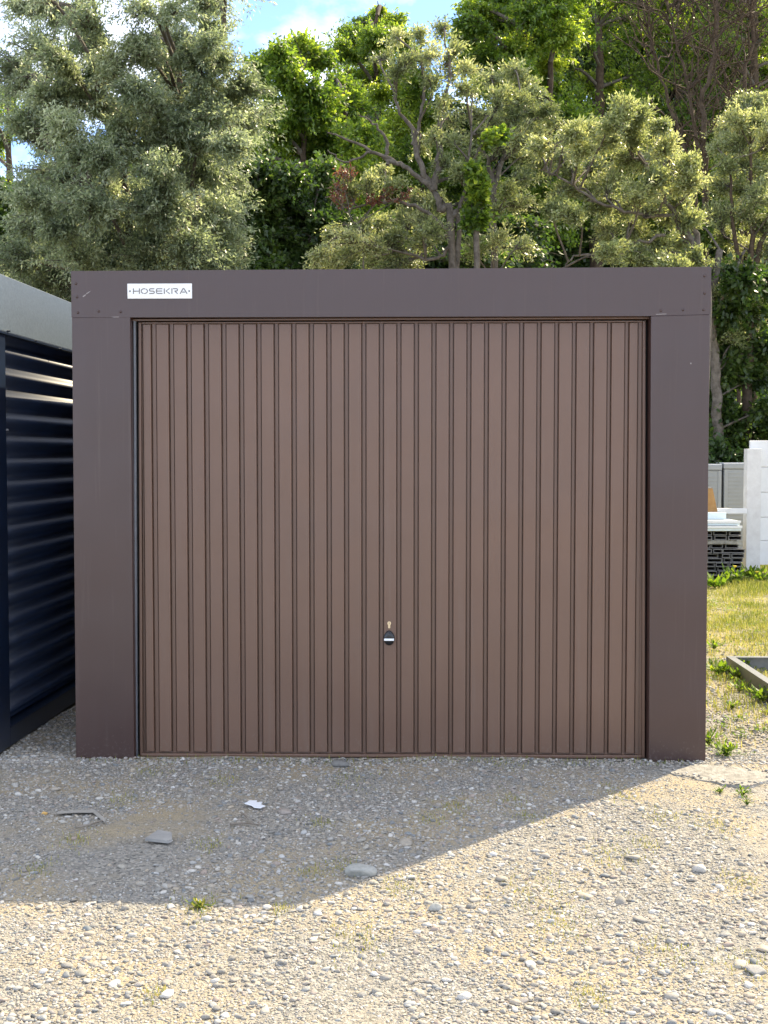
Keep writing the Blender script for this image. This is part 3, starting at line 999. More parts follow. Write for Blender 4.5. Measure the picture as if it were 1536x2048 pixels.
def in_garage(x, y):
    q = Vector((x, y, 0)) - MID
    u, d = q.dot(UX), -q.dot(UN)
    if -1.49 < u < 1.49 and d > 0.02:
        return True
    q = Vector((x, y, 0)) - Vector((O0.x, O0.y, 0))
    s = q.dot(D)
    n = q.dot(Vector((D.y, -D.x, 0)))
    return n < 0.0 and s > -0.02
def sandy(x, y):
    return noise.noise(Vector((x * 0.9, y * 0.9, 11.3))) + 0.5 * noise.noise(Vector((x * 2.3, y * 2.3, 4.2)))
# a dozen stones that stand out in the photo
def single_stone(name, label, px, py, wpx, seed, flat, m, rz=0.0, sink=0.3, cat='stone'):
    p = gnd(px, py)
    r = wpx / 2 / FPX * p.y
    me = stone_mesh(name, seed, flat, 3, 0.10, m)
    o = link(name, me)
    o.location = (p.x, p.y, gz(p.x, p.y) + r * flat * (0.5 - sink))
    o.scale = (r, r, r)
    o.rotation_euler = (0, 0, rz)
    tag(o, label, cat)
    return o
single_stone('stone', 'large pale oval river stone lying half in the shadow edge', 723, 1750, 68, 5, 0.44, M['bigstone'], 0.1, 0.05)
single_stone('stone', 'small orange stone in the shaded gravel at left', 88, 1630, 15, 9, 0.7, M['orange'], 0.3, 0.1)
single_stone('stone', 'grey round stone alone in the sunlit gravel below the garage lock', 871, 1820, 30, 14, 0.8, M['bigstone'], 0.5, 0.1)
BIG = [(412, 1840, 27), (854, 1851, 25), (1091, 1712, 26), (1265, 1716, 42), (1341, 1888, 34), (1163, 1680, 30), (340, 1817, 25), (1280, 1842, 38), (928, 1996, 34), (335, 1996, 42),
       (431, 2004, 25), (430, 1635, 16), (460, 1615, 18), (570, 1624, 34), (680, 1533, 42), (810, 1690, 40), (722, 1683, 30), (640, 1580, 24), (245, 1738, 25), (320, 1745, 30),
       (160, 1950, 38), (225, 1975, 30), (135, 1935, 34), (1210, 1750, 30), (1000, 1757, 34), (950, 1800, 28), (1400, 1740, 36), (1450, 1870, 30), (1500, 1995, 30), (1340, 1995, 36),
       (1010, 1910, 26), (1060, 1930, 30), (770, 1955, 28), (560, 1790, 30), (600, 1760, 22), (500, 1795, 28), (470, 1840, 20), (1170, 1790, 34), (1100, 1880, 22), (1480, 1930, 46),
       (30, 1570, 24), (110, 1580, 28), (95, 1545, 24), (200, 1600, 22), (880, 1770, 24), (820, 1760, 28), (1240, 1800, 40), (1530, 1900, 40)]
stones = []
for px, py, wpx in BIG:
    p = gnd(px, py)
    stones.append((p.x, p.y, wpx / 2 / FPX * p.y))
while len(stones) < 290:
    y = random.uniform(3.05, 6.0)
    hw = 0.31 * y + 0.1
    x = random.uniform(-hw, hw)
    if in_garage(x, y) or sandy(x, y) > 0.35:
        continue
    r = random.uniform(0.010, 0.0185)
    if any((x - a) ** 2 + (y - b) ** 2 < (r + c_) ** 2 for a, b, c_ in stones):
        continue
    stones.append((x, y, r))
for i, (x, y, r) in enumerate(stones):
    o = bpy.data.objects.new('stone', SM[i % 12])
    COL.objects.link(o)
    o.parent = ground
    o.location = (x, y, gz(x, y) + r * 0.12)
    o.scale = (r, r, r * random.uniform(0.85, 1.15))
    o.rotation_euler = (random.uniform(-0.15, 0.15), random.uniform(-0.15, 0.15), random.uniform(0, 6.28))
# all the smaller gravel: one object
pts, rots, scs, idx = [], [], [], []
def scatter(n, y0, y1, rfun, sand_cut, xlim=None, lift=0.12):
    k = 0
    while k < n:
        y = random.uniform(y0, y1) if y1 - y0 < 1.5 else y0 + (y1 - y0) * random.random() ** 1.15
        hw = 0.30 * y + 1.0
        x = random.uniform(-hw, hw) if xlim is None else random.uniform(*xlim)
        k += 1
        if in_garage(x, y):
            continue
        s = sandy(x, y)
        if s > sand_cut and random.random() < 0.85:
            continue
        r = rfun()
        pts.append((x, y, gz(x, y) + r * lift))
        rots.append((random.uniform(-0.35, 0.35), random.uniform(-0.35, 0.35), random.uniform(0, 6.28)))
        scs.append((r, r, r * random.uniform(0.8, 1.3)))
        idx.append(random.randrange(12))
scatter(6000, 2.6, 6.1, lambda: random.uniform(0.0085, 0.0165), 0.22)
scatter(34000, 2.6, 6.1, lambda: random.uniform(0.0045, 0.009), 0.17)
scatter(108000, 2.6, 6.1, lambda: random.uniform(0.0026, 0.0054), 0.36)
scatter(900, 5.9, 9.0, lambda: random.uniform(0.010, 0.02), 9, (1.5, 3.4))
scatter(17000, 5.9, 9.0, lambda: random.uniform(0.005, 0.011), 9, (1.5, 3.9))
scatter(2500, 9.0, 13.0, lambda: random.uniform(0.008, 0.016), 9, (1.9, 4.4))
scatter(4500, 5.9, 9.0, lambda: random.uniform(0.006, 0.014), 9, (-1.95, -1.5))
for _ in range(90):
    k = random.randrange(len(sl))
    a, b = sl[k], sl[(k + 1) % len(sl)]
    p = a.lerp(b, random.random())
    r = random.uniform(0.004, 0.011)
    pts.append((p.x + random.gauss(0, 0.02), p.y + random.gauss(0, 0.02), 0.012 + r * 0.25))
    rots.append((0, 0, random.uniform(0, 6.28)))
    scs.append((r, r, r))
    idx.append(random.randrange(12))
for _ in range(1500):
    u = random.uniform(-1.47, 1.47)
    nn = random.gauss(0.035, 0.045)
    if nn < -0.03:
        continue
    p = MID + UX * u + UN * nn
    r = random.uniform(0.004, 0.012)
    pts.append((p.x, p.y, gz(p.x, p.y) + max(0.0, 0.008 - abs(nn) * 0.1) * random.random() + r * 0.1))
    rots.append((random.uniform(-0.5, 0.5), random.uniform(-0.5, 0.5), random.uniform(0, 6.28)))
    scs.append((r, r, r))
    idx.append(random.randrange(12))
src = bpy.data.collections.new('pebble_kinds')
for i, me in enumerate(SM):
    src.objects.link(bpy.data.objects.new('pebble', me))
pme = bpy.data.meshes.new('gravel')
pme.vertices.add(len(pts))
pme.vertices.foreach_set('co', np.array(pts, dtype=np.float32).ravel())
for nm, arr in (('rot', rots), ('siz', scs)):
    a = pme.attributes.new(nm, 'FLOAT_VECTOR', 'POINT')
    a.data.foreach_set('vector', np.array(arr, dtype=np.float32).ravel())
a = pme.attributes.new('kindex', 'INT', 'POINT')
a.data.foreach_set('value', np.array(idx, dtype=np.int32))
pme.materials.append(M['stone'])
gravel = bpy.data.objects.new('gravel', pme)
COL.objects.link(gravel)
gravel.parent = ground
gravel['kind'] = 'stuff'
ng = bpy.data.node_groups.new('scatter_pebbles', 'GeometryNodeTree')
ng.interface.new_socket('Geometry', in_out='INPUT', socket_type='NodeSocketGeometry')
ng.interface.new_socket('Geometry', in_out='OUTPUT', socket_type='NodeSocketGeometry')
N_, L_ = ng.nodes, ng.links
gi, go = N_.new('NodeGroupInput'), N_.new('NodeGroupOutput')
ci = N_.new('GeometryNodeCollectionInfo')
ci.inputs['Collection'].default_value = src
ci.inputs['Separate Children'].default_value = True
ci.inputs['Reset Children'].default_value = True
iop = N_.new('GeometryNodeInstanceOnPoints')
iop.inputs['Pick Instance'].default_value = True
def named(nm, dt):
    q = N_.new('GeometryNodeInputNamedAttribute')
    q.data_type = dt
    q.inputs['Name'].default_value = nm
    return q
L_.new(gi.outputs[0], iop.inputs['Points'])
L_.new(ci.outputs[0], iop.inputs['Instance'])
L_.new(named('kindex', 'INT').outputs['Attribute'], iop.inputs['Instance Index'])
e2r = N_.new('FunctionNodeEulerToRotation')
L_.new(named('rot', 'FLOAT_VECTOR').outputs['Attribute'], e2r.inputs[0])
L_.new(e2r.outputs[0], iop.inputs['Rotation'])
L_.new(named('siz', 'FLOAT_VECTOR').outputs['Attribute'], iop.inputs['Scale'])
L_.new(iop.outputs[0], go.inputs[0])
md = gravel.modifiers.new('scatter', 'NODES')
md.node_group = ng

# ------------------------------------------------------------------ litter on the gravel
def flat_piece(name, label, cat, pix, th, m, z0=0.004, tilt=0.0):
    q = [gnd(px, py) for px, py in pix]
    c = sum(q, Vector()) / len(q)
    bm = bmesh.new()
    vb = [bm.verts.new((p.x - c.x, p.y - c.y, z0 + tilt * (p.y - c.y))) for p in q]
    vt = [bm.verts.new(((p.x - c.x) * 0.97, (p.y - c.y) * 0.97, z0 + th + tilt * (p.y - c.y))) for p in q]
    bm.faces.new(vt)
    bm.faces.new(vb[::-1])
    for i in range(len(q)):
        j = (i + 1) % len(q)
        bm.faces.new((vb[i], vb[j], vt[j], vt[i]))
    o = from_bm(name, bm, m)
    o.location = (c.x, c.y, gz(c.x, c.y))
    return tag(o, label, cat)
flat_piece('slate_shard', 'flat grey slate shard lying in the shaded gravel', 'shard', [(290, 1689), (316, 1676), (344, 1680), (345, 1690), (337, 1693)], 0.011, M['slate'], 0.012, 0.10)
flat_piece('plastic_scrap', 'torn white plastic scrap on the shaded gravel', 'scrap', [(489, 1614), (499, 1608), (514, 1608), (513, 1612), (525, 1611), (521, 1616), (530, 1619), (521, 1623), (508, 1622), (503, 1618)], 0.003, M['litter'], 0.014)
flat_piece('strap', 'bent grey plastic strap lying at left in the shade', 'strap', [(114, 1634), (116, 1629), (150, 1627), (186, 1625), (192, 1628), (212, 1645), (210, 1652), (203, 1646), (186, 1632), (150, 1632)], 0.0015, M['strap'], 0.010)
def stick(label, pix, r0):
    q = [gnd(px, py) for px, py in pix]
    P = resample([(p.x, p.y, 0.012 + gz(p.x, p.y)) for p in q], 7)
    Vv, Ff = tube_batch(P[None], np.linspace(r0, r0 * 0.5, 7)[None], 6)
    c = P.mean(0)
    o = link('stick', np_mesh('stick', Vv - c, Ff, True), None, M['stick'])
    o.location = c
    tag(o, label, 'stick', 'dry sticks on the gravel')
stick('thin dry stick lying level in the shaded gravel', [(460, 1654), (490, 1651), (520, 1653)], 0.005)
stick('short dry twig pointing at the thin stick', [(482, 1631), (495, 1641), (507, 1650)], 0.004)
stick('dark bent stick under the grey strap', [(152, 1664), (180, 1658), (205, 1650)], 0.005)
single_stone('stone', 'dark low jagged rock at the right edge of the sunlit gravel', 1512, 1944, 62, 33, 0.28, M['slate'], 0.1, 0.1)

# ------------------------------------------------------------------ grass and weeds
def blades(P, H, Wd, lean, name, m, parent=None, tint=None):
    """P (N,3) roots; two-segment bent blades"""
    n = len(P)
    az = rng.uniform(0, 2 * math.pi, n)
    d = np.stack([np.cos(az), np.sin(az), np.zeros(n)], 1)
    s = np.stack([-np.sin(az), np.cos(az), np.zeros(n)], 1)
    ln = rng.uniform(0.1, 1.0, n)[:, None] * lean
    h = H[:, None]
    up = np.array([[0, 0, 1.0]])
    a = P - s * Wd[:, None] / 2
    b = P + s * Wd[:, None] / 2
    m1 = P + up * h * 0.6 + d * h * ln * 0.35
    c1 = m1 + s * Wd[:, None] * 0.4
    c2 = m1 - s * Wd[:, None] * 0.4
    tip = P + up * h * (1 - 0.4 * ln) + d * h * ln
    V = np.stack([a, b, c1, c2, tip], 1).reshape(-1, 3)
    k = np.arange(n)[:, None] * 5
    F1 = k + np.array([[0, 1, 2, 3]])
    F2 = k + np.array([[3, 2, 4]])
    t = np.repeat(np.clip(tint if tint is not None else rng.uniform(0, 1, n), 0, 1), 5)
    return link(name, np_mesh(name, V, [F1, F2], tint=t), parent, m)
roots, hs, tn = [], [], []
def grassy(x, y):
    return noise.noise(Vector((x * 1.1, y * 1.1, 21.0))) + 0.6 * noise.noise(Vector((x * 3.3, y * 3.3, 2.0)))
for _ in range(90000):
    y = 6.2 + 10.5 * random.random() ** 0.9
    x0 = 1.50 if y < 11.3 else 1.6
    x = random.uniform(x0, 0.30 * y + 1.3)
    g = grassy(x, y)
    dens = min(1.0, max(0.10, (y - 5.8) / 4.5)) * (1.0 if g > -0.1 else 0.35)
    if random.random() > dens or in_garage(x, y):
        continue
    roots.append((x, y, gz(x, y)))
    hs.append(random.uniform(0.02, 0.055) * (1.3 if g > 0.25 else 1) * (1.4 if y > 13 else 1))
    tn.append(0.62 - 0.45 * g + random.uniform(-0.3, 0.3) - 0.02 * (y - 10))
# sparse tufts in the gravel (where the photo shows them)
TUFTS = [(400, 1816, 26), (800, 1775, 20), (1075, 1780, 40), (720, 1880, 30), (1120, 1850, 40), (450, 1560, 20), (300, 1540, 20), (310, 1990, 14), (1060, 1635, 18), (910, 1620, 24), (860, 1640, 14),
         (1340, 1915, 30), (1180, 1990, 20), (620, 1745, 14), (680, 1730, 20), (1010, 1530, 20), (640, 1650, 14), (480, 1520, 12), (1020, 1600, 16), (700, 1560, 30), (560, 1820, 12), (1500, 1930, 24),
         (1230, 1710, 26), (1330, 1640, 26), (1430, 1650, 30), (1240, 1590, 20), (1480, 1760, 20), (1290, 1690, 16), (250, 1600, 24), (150, 1680, 20), (420, 1690, 18), (70, 1740, 20)]
for px, py, rp_ in TUFTS:
    c = gnd(px, py)
    rr = rp_ / FPX * c.y
    for _ in range(int(40 + rp_ * 4)):
        x, y = c.x + random.gauss(0, rr * 1.1), c.y + random.gauss(0, rr * 1.8)
        if in_garage(x, y):
            continue
        roots.append((x, y, gz(x, y)))
        hs.append(random.uniform(0.006, 0.018))
        tn.append(random.uniform(0.2, 1.0))
# a fringe along the foot of the garage
for _ in range(500):
    u = random.uniform(-1.45, 1.45)
    p = MID + UX * u + UN * random.uniform(-0.05, 0.10)
    roots.append((p.x, p.y, gz(p.x, p.y)))
    hs.append(random.uniform(0.01, 0.03))
    tn.append(random.uniform(0.0, 0.6))
roots, hs, tn = np.array(roots), np.array(hs), np.array(tn)
gr = blades(roots, hs, np.where(roots[:, 1] < 6.2, 0.0025, rng.uniform(0.003, 0.006, len(hs))), 0.9, 'grass', M['grass'], None, tn)
gr['kind'] = 'stuff'

def weed(label, px, py, r, nleaf, h, group='leafy weeds right of the garage', fl=0, m='weed'):
    c = gnd(px, py)
    t = empty('weed', (c.x, c.y, gz(c.x, c.y)))
    tag(t, label, 'weed', group)
    Vv, Ff, tt = [], [], []
    stems = []
    for i in range(int(nleaf * 2.2)):
        az = random.uniform(0, 6.28)
        el = random.uniform(0.05, 1.0)
        d = np.array([math.cos(az) * math.cos(el), math.sin(az) * math.cos(el), math.sin(el)])
        s = np.array([-math.sin(az), math.cos(az), 0])
        st = d * random.uniform(0.1, 0.6) * r + np.array([random.gauss(0, r * 0.25), random.gauss(0, r * 0.25), h * random.uniform(0.0, 0.6)])
        Ln = r * random.uniform(0.25, 0.55)
        wd_ = Ln * random.uniform(0.32, 0.6)
        up = np.cross(s, d)
        b0 = len(Vv)
        Vv += [st, st + d * Ln * 0.35 + s * wd_ / 2, st + d * Ln * 0.75 + s * wd_ * 0.35 - up * Ln * 0.05, st + d * Ln - up * Ln * 0.16,
               st + d * Ln * 0.75 - s * wd_ * 0.35 - up * Ln * 0.05, st + d * Ln * 0.35 - s * wd_ / 2, st + d * Ln * 0.5 - up * Ln * 0.05]
        Ff += [(b0, b0 + 1, b0 + 6), (b0 + 1, b0 + 2, b0 + 6), (b0 + 2, b0 + 3, b0 + 6), (b0 + 3, b0 + 4, b0 + 6), (b0 + 4, b0 + 5, b0 + 6), (b0 + 5, b0, b0 + 6)]
        tt += [random.random()] * 7
        stems.append(np.stack([np.array([0, 0, 0.0]), st * 0.5 + np.array([0, 0, 0.2 * r]), st + d * Ln * 0.1]))
    link('leaves', np_mesh('leaves', np.array(Vv), np.array(Ff), tint=np.array(tt)), t, M[m])
    Vs, Fs = tube_batch(np.array(stems), np.full((len(stems), 3), 0.0016), 3)
    link('stems', np_mesh('stems', Vs, Fs, True, tint=np.full(len(Vs), 0.4)), t, M['weed'])
    for k in range(fl):
        bm = bmesh.new()
        bmesh.ops.create_cone(bm, cap_ends=True, segments=10, radius1=0.006, radius2=0.022, depth=0.02, matrix=Matrix.Translation((random.gauss(0, 0.02), random.gauss(0, 0.02), h + 0.02)))
        from_bm('flower', bm, M['flower'], t)
weed('low leafy green weed beside the right foot of the garage', 1452, 1512, 0.07, 26, 0.05)
weed('green weed clump in front of the steel frame corner', 1438, 1352, 0.11, 34, 0.06)
weed('bright green weed growing against the steel frame rail', 1478, 1362, 0.08, 20, 0.08)
weed('tall narrow weed sprouting inside the steel frame', 1491, 1345, 0.07, 12, 0.12)
weed('broad-leaved weed below the steel frame', 1480, 1384, 0.08, 16, 0.06)
weed('bushy bright weed at the right edge under the frame', 1525, 1404, 0.10, 28, 0.08)
weed('small weed in the gravel below the steel frame', 1464, 1418, 0.06, 14, 0.04)
weed('weed touching the garage side low at the right', 1418, 1490, 0.08, 14, 0.06)
weed('small bright weed beyond the concrete slab', 1485, 1592, 0.045, 12, 0.035)
weed('single broad leaf weed below the concrete slab', 1494, 1612, 0.04, 6, 0.04)
weed('weed in the gravel right of the concrete slab', 1440, 1588, 0.035, 10, 0.02)
weed('pale green weed near the back garage corner', 1428, 1300, 0.09, 16, 0.05)
weed('low weed tuft with drying leaves at the shadow edge', 398, 1816, 0.042, 20, 0.004, 'weeds in the gravel', 0, 'grass')
weed('yellow flowered weed in front of the profile stack', 1466, 1168, 0.16, 30, 0.18, 'yellow flowered weeds by the stack', 1)
weed('yellow flowered weed at the foot of the white fence', 1521, 1166, 0.15, 26, 0.1, 'yellow flowered weeds by the stack', 1)
weed('leafy weed at the foot of the white post', 1496, 1160, 0.2, 40, 0.1, 'weeds by the stack')
weed('leafy weed in front of the stack beside the garage', 1430, 1175, 0.2, 40, 0.06, 'weeds by the stack')

# small broad leaves sown through the turf
cp, ct_ = [], []
for _ in range(420):
    y = 6.0 + 7.5 * random.random()
    x = random.uniform(1.52, 0.30 * y + 1.2)
    if in_garage(x, y):
        continue
    rr = random.uniform(0.015, 0.05)
    tb = random.uniform(0.2, 0.9)
    for _ in range(random.randint(6, 26)):
        cp.append((x + random.gauss(0, rr), y + random.gauss(0, rr), gz(x, y) + random.uniform(0.002, 0.03)))
        ct_.append(min(1, max(0, tb + random.uniform(-0.3, 0.3))))
cp = np.array(cp)
Vv, Ff, ti = np.zeros((0, 3)), None, None
def ground_leaves():
    n = len(cp)
    az = rng.uniform(0, 6.28, n)
    d = np.stack([np.cos(az), np.sin(az), rng.uniform(0.0, 0.9, n)], 1)
    d /= np.linalg.norm(d, axis=1, keepdims=True)
    s_ = np.stack([-np.sin(az), np.cos(az), rng.uniform(-0.3, 0.3, n)], 1)
    L = rng.uniform(0.012, 0.032, (n, 1))
    W_ = L * rng.uniform(0.3, 0.6, (n, 1))
    V = np.stack([cp, cp + d * L * 0.45 + s_ * W_ / 2, cp + d * L, cp + d * L * 0.45 - s_ * W_ / 2], 1).reshape(-1, 3)
    return V, np.arange(n)[:, None] * 4 + np.array([[0, 1, 2, 3]]), np.repeat(np.array(ct_), 4)
Vv, Ff, ti = ground_leaves()
gl = link('ground_cover', np_mesh('ground_cover', Vv, Ff, tint=ti), None, M['weed'])
gl['kind'] = 'stuff'

# ------------------------------------------------------------------ trees
def unit(v):
    return v / (np.linalg.norm(v, axis=-1, keepdims=True) + 1e-9)
NT = [0]
def make_leaves(pos, tang, L, W, droop, tint):
    n = len(pos)
    d = unit(tang * 0.7 + rng.normal(0, 0.55, (n, 3)) + np.array([0, 0, -droop]))
    nr = unit(rng.normal(0, 0.6, (n, 3)) + np.array([0.3, -0.12, 0.7]))
    s = unit(np.cross(d, nr))
    Ls = L * rng.uniform(0.6, 1.25, (n, 1))
    Ws = W * rng.uniform(0.7, 1.25, (n, 1))
    p0 = pos
    p1 = pos + d * Ls * 0.42 + s * Ws * 0.5
    p2 = pos + d * Ls
    p3 = pos + d * Ls * 0.42 - s * Ws * 0.5
    V = np.stack([p0, p1, p2, p3], 1).reshape(-1, 3)
    F = np.arange(n)[:, None] * 4 + np.array([[0, 1, 2, 3]])
    return V, F, np.repeat(tint, 4)
def tree(name, label, cat, base, trunks, clumps, depth, leaf, bark='bark', seed=1, twigs=60, per=14, djit=1.0, group=None, r_limb=0.03, flat=0.8, twig_frac=0.6, extra=None, zsq=1.0):
    """trunks: [(list of (px, py[, dy]), r0, r1)], clumps: [(px, py, r_px[, density])]; every clump gets a limb, twigs and leaves"""
    global rng
    rng = np.random.default_rng(seed)
    base = Vector(base)
    t = empty(name, base)
    tag(t, label, cat, group)
    b = np.array(base)
    tp, samples, srad = [], [], []
    for pts_, r0, r1 in trunks:
        q = []
        for p in pts_:
            if len(p) == 3 and p[2] == 'w':
                q.append(np.array(p[0]))
            else:
                w_ = at(p[0], p[1], depth + (p[2] if len(p) > 2 else 0.0))
                q.append(np.array(w_))
        P = resample(q, max(10, 5 * len(q)))
        K = len(P)
        P[1:-1] += rng.normal(0, 0.012, (K - 2, 3)) * max(1, depth / 20)
        R = np.linspace(r0, r1, K)
        tp.append(tube_batch((P - b)[None], R[None], 9))
        samples.append(P)
        srad.append(R)
    if tp:
        Vv, Ff = merge(tp)
        link('trunk', np_mesh('trunk', Vv, Ff, True), t, M[bark])
        S = np.concatenate(samples)
    else:
        S = b[None]
    limbs, tw0, lpos, ltan, ltint = [], [], [], [], []
    for cl in clumps:
        px, py, rp_ = cl[:3]
        dens = cl[3] if len(cl) > 3 else 1.0
        cen = np.array(at(px, py, depth + rng.uniform(-djit, djit)))
        r = rp_ / FPX * depth
        dd = np.linalg.norm(S - cen, axis=1) + np.maximum(0, S[:, 2] - cen[2] + 0.2) * 1.5
        o = S[np.argmin(dd + rng.uniform(0, 0.25, len(dd)))]
        mid = (o + cen) / 2 + np.array([0, 0, 0.12]) * np.linalg.norm(cen - o) + rng.normal(0, 0.08, 3)
        lp = resample([o, mid, cen], 8)
        limbs.append(lp)
        n = max(3, int(twigs * dens))
        u = rng.uniform(0.55, 1.0, n)
        st = lp[np.minimum(7, (u * 7).astype(int))] + rng.normal(0, r * 0.08, (n, 3))
        v = unit(rng.normal(0, 1, (n, 3)) + np.array([0, 0, 0.4]))
        lump = 1 + 0.35 * np.sin(v[:, :1] * 4 + seed) * np.cos(v[:, 2:] * 5 + px)
        end = cen + v * r * lump * (0.3 + 1.2 * rng.beta(2.2, 1.9, (n, 1))) * leaf.get('spread', 1.0) * np.array([1.0, 1.0, flat])
        c_ = (st + end) / 2 + np.array([0, 0, 1.0]) * r * 0.16 + rng.normal(0, r * 0.08, (n, 3))
        tt = np.linspace(0, 1, 4)[None, :, None]
        tw = st[:, None] * (1 - tt) ** 2 + 2 * c_[:, None] * tt * (1 - tt) + end[:, None] * tt ** 2
        tw0.append(tw)
        m = int(n * per)
        wi = rng.integers(0, n, m)
        q = rng.uniform(0.15, 1.05, m)[:, None]
        A_, C_2, E_ = st[wi], c_[wi], end[wi]
        pos = A_ * (1 - q) ** 2 + 2 * C_2 * q * (1 - q) + E_ * q ** 2 + rng.normal(0, leaf['L'] * 0.45, (m, 3))
        lpos.append(pos)
        ltan.append(unit(2 * (1 - q) * (C_2 - A_) + 2 * q * (E_ - C_2)))
        ct = rng.normal(0, 0.16)
        ltint.append(np.clip(rng.beta(2, 2.4, m) + ct, 0, 1))
    parts = []
    LB = np.array(limbs) - b
    parts.append(tube_batch(LB, np.linspace(r_limb, r_limb * 0.35, 8)[None].repeat(len(LB), 0), 5))
    TW = np.concatenate(tw0)
    TW = TW[rng.random(len(TW)) < twig_frac] - b
    rt = max(0.004, 0.00022 * depth)
    parts.append(tube_batch(TW, np.linspace(rt * 1.4, rt * 0.6, 4)[None].repeat(len(TW), 0), 3))
    Vv, Ff = merge(parts)
    link('branches', np_mesh('branches', Vv, Ff, True), t, M['twig'])
    Vv, Ff, ti = make_leaves(np.concatenate(lpos) - b, np.concatenate(ltan), leaf['L'], leaf['W'], leaf.get('droop', 0.2), np.concatenate(ltint))
    link('crown', np_mesh('crown', Vv, Ff, tint=ti), t, M[leaf['m']])
    NT[0] += len(Ff) * 2
    return t
def W(v):
    return (v, 0, 'w')
LW = dict(L=0.056, W=0.018, m='willow', droop=0.35, spread=1.02)
LY = dict(L=0.056, W=0.02, m='willowy', droop=-0.2, spread=0.98)
LG = dict(L=0.088, W=0.05, m='green', droop=0.35)
LD = dict(L=0.10, W=0.058, m='dark', droop=0.35)

# 1 big silver willow at the left
c1 = []
for row, xs_, rr, de in [(-90, (150, 240, 330, 400), 60, .4), (-40, (60, 130, 210, 300, 370, 420), 60, .45), (20, (20, 95, 170, 250, 330, 395, 425), 46, .5), (75, (50, 120, 190, 270, 345, 410, 430), 46, .6),
                    (130, (30, 100, 165, 240, 310, 385, 440), 48, .8), (185, (60, 130, 200, 275, 350, 425, 490), 52, 1.0), (240, (80, 150, 225, 300, 375, 445, 500), 50, 1.0),
                    (300, (95, 165, 240, 310, 390, 455), 52, 1.05), (355, (75, 140, 215, 290, 360, 430, 470), 52, 1.1), (410, (60, 130, 200, 270, 345, 410), 52, 1.1),
                    (465, (40, 110, 180, 250, 325, 390), 52, 1.1), (520, (30, 100, 165, 235, 310, 370), 52, 1.1), (575, (20, 80, 140), 52, 1.1)]:
    for x in xs_:
        c1.append((x + random.uniform(-22, 22), row + random.uniform(-20, 20), rr * random.uniform(0.6, 1.2), de * random.uniform(0.75, 1.25)))
c1 += [(x + random.uniform(-15, 15), y + random.uniform(-12, 12), 46, 1.1) for y in (430, 490, 545) for x in (170, 230, 290, 350, 400, 440)]
c1 += [(x + random.uniform(-14, 14), y + random.uniform(-12, 12), random.uniform(34, 48), random.uniform(0.7, 1.0)) for x, y in
       [(130, 105), (215, 150), (260, 190), (300, 215), (350, 160), (400, 200), (420, 245), (370, 250), (330, 275), (180, 210), (140, 255), (240, 255), (100, 200), (460, 215), (290, 100), (395, 110), (60, 255), (200, 315)]]
D1 = 15.0
b1 = (at(270, 900, D1).x, D1, 0)
tree('willow_tree', 'tall silvery grey-green willow with many stems behind the dark shed', 'tree', b1,
     [([W((b1[0], D1, -0.1)), (255, 420), (205, 200), (190, 40), (175, -120)], 0.055, 0.010),
      ([W((b1[0] + 0.2, D1 + 0.1, -0.1)), (330, 400), (360, 240), (345, 100), (270, -40), (265, -130)], 0.055, 0.010),
      ([W((b1[0] + 0.3, D1 - 0.1, -0.1)), (380, 420), (400, 260), (430, 120), (450, 40)], 0.045, 0.008),
      ([W((b1[0] - 0.2, D1 + 0.2, -0.1)), (180, 440), (110, 300), (90, 180)], 0.045, 0.008)],
     c1, D1, LW, bark='barkbrown', seed=11, twigs=90, per=44, djit=1.8, r_limb=0.028)

# 2 dark trees behind at the far left
D2 = 30.0
b2 = (at(20, 900, D2).x, D2, hz(at(20, 900, D2).x, D2) - 0.1)
tree('background_tree', 'dark green tree at the far left seen past the willow', 'tree', b2,
     [([W(b2), (10, 600), (20, 400), (15, 230)], 0.2, 0.04)],
     [(x + random.uniform(-12, 12), y, 42) for x, y in [(10, 200), (-40, 230), (30, 235), (-10, 280), (-60, 300), (20, 390), (-40, 400), (70, 430), (10, 450), (60, 500), (0, 520), (90, 560), (30, 580), (-60, 500), (120, 470)]],
     D2, LG, bark='barkbrown', seed=21, twigs=50, per=26, djit=1.5, r_limb=0.05, group='broadleaf trees on the hill')

# 3 broadleaf tree in the middle
D3 = 24.0
x3 = at(600, 800, D3).x
b3 = (x3, D3, hz(x3, D3) - 0.1)
c3 = [(525, 105, 34), (560, 80, 34), (605, 62, 34), (520, 150, 30), (640, 95, 36), (575, 130, 38), (625, 160, 40), (560, 190, 40), (680, 150, 36), (600, 225, 42), (650, 220, 42), (545, 250, 40),
      (700, 210, 40), (600, 285, 44), (660, 280, 44), (545, 310, 42), (720, 270, 42), (580, 350, 46), (640, 350, 46), (700, 340, 46), (540, 380, 44), (600, 415, 48), (660, 420, 48), (550, 450, 46), (720, 420, 46),
      (600, 490, 48), (540, 520, 46), (670, 495, 48), (740, 500, 46), (490, 330, 40), (480, 420, 44), (470, 490, 46), (420, 520, 46), (520, 560, 46), (620, 560, 46)]
tree('broadleaf_tree', 'rounded bright green broadleaf tree between the big willow and the middle one', 'tree', b3,
     [([W(b3), (600, 520), (610, 350), (600, 150)], 0.12, 0.03), ([W((x3 + 0.2, D3, b3[2])), (640, 480), (690, 300), (690, 170)], 0.09, 0.02)],
     [(a, b + (34 if b < 200 else 10), r, 1.0 if b < 260 else 1.6) for a, b, r in c3], D3, LG, bark='barkbrown', seed=31, twigs=80, per=34, djit=1.2, r_limb=0.045, group='broadleaf trees on the hill')
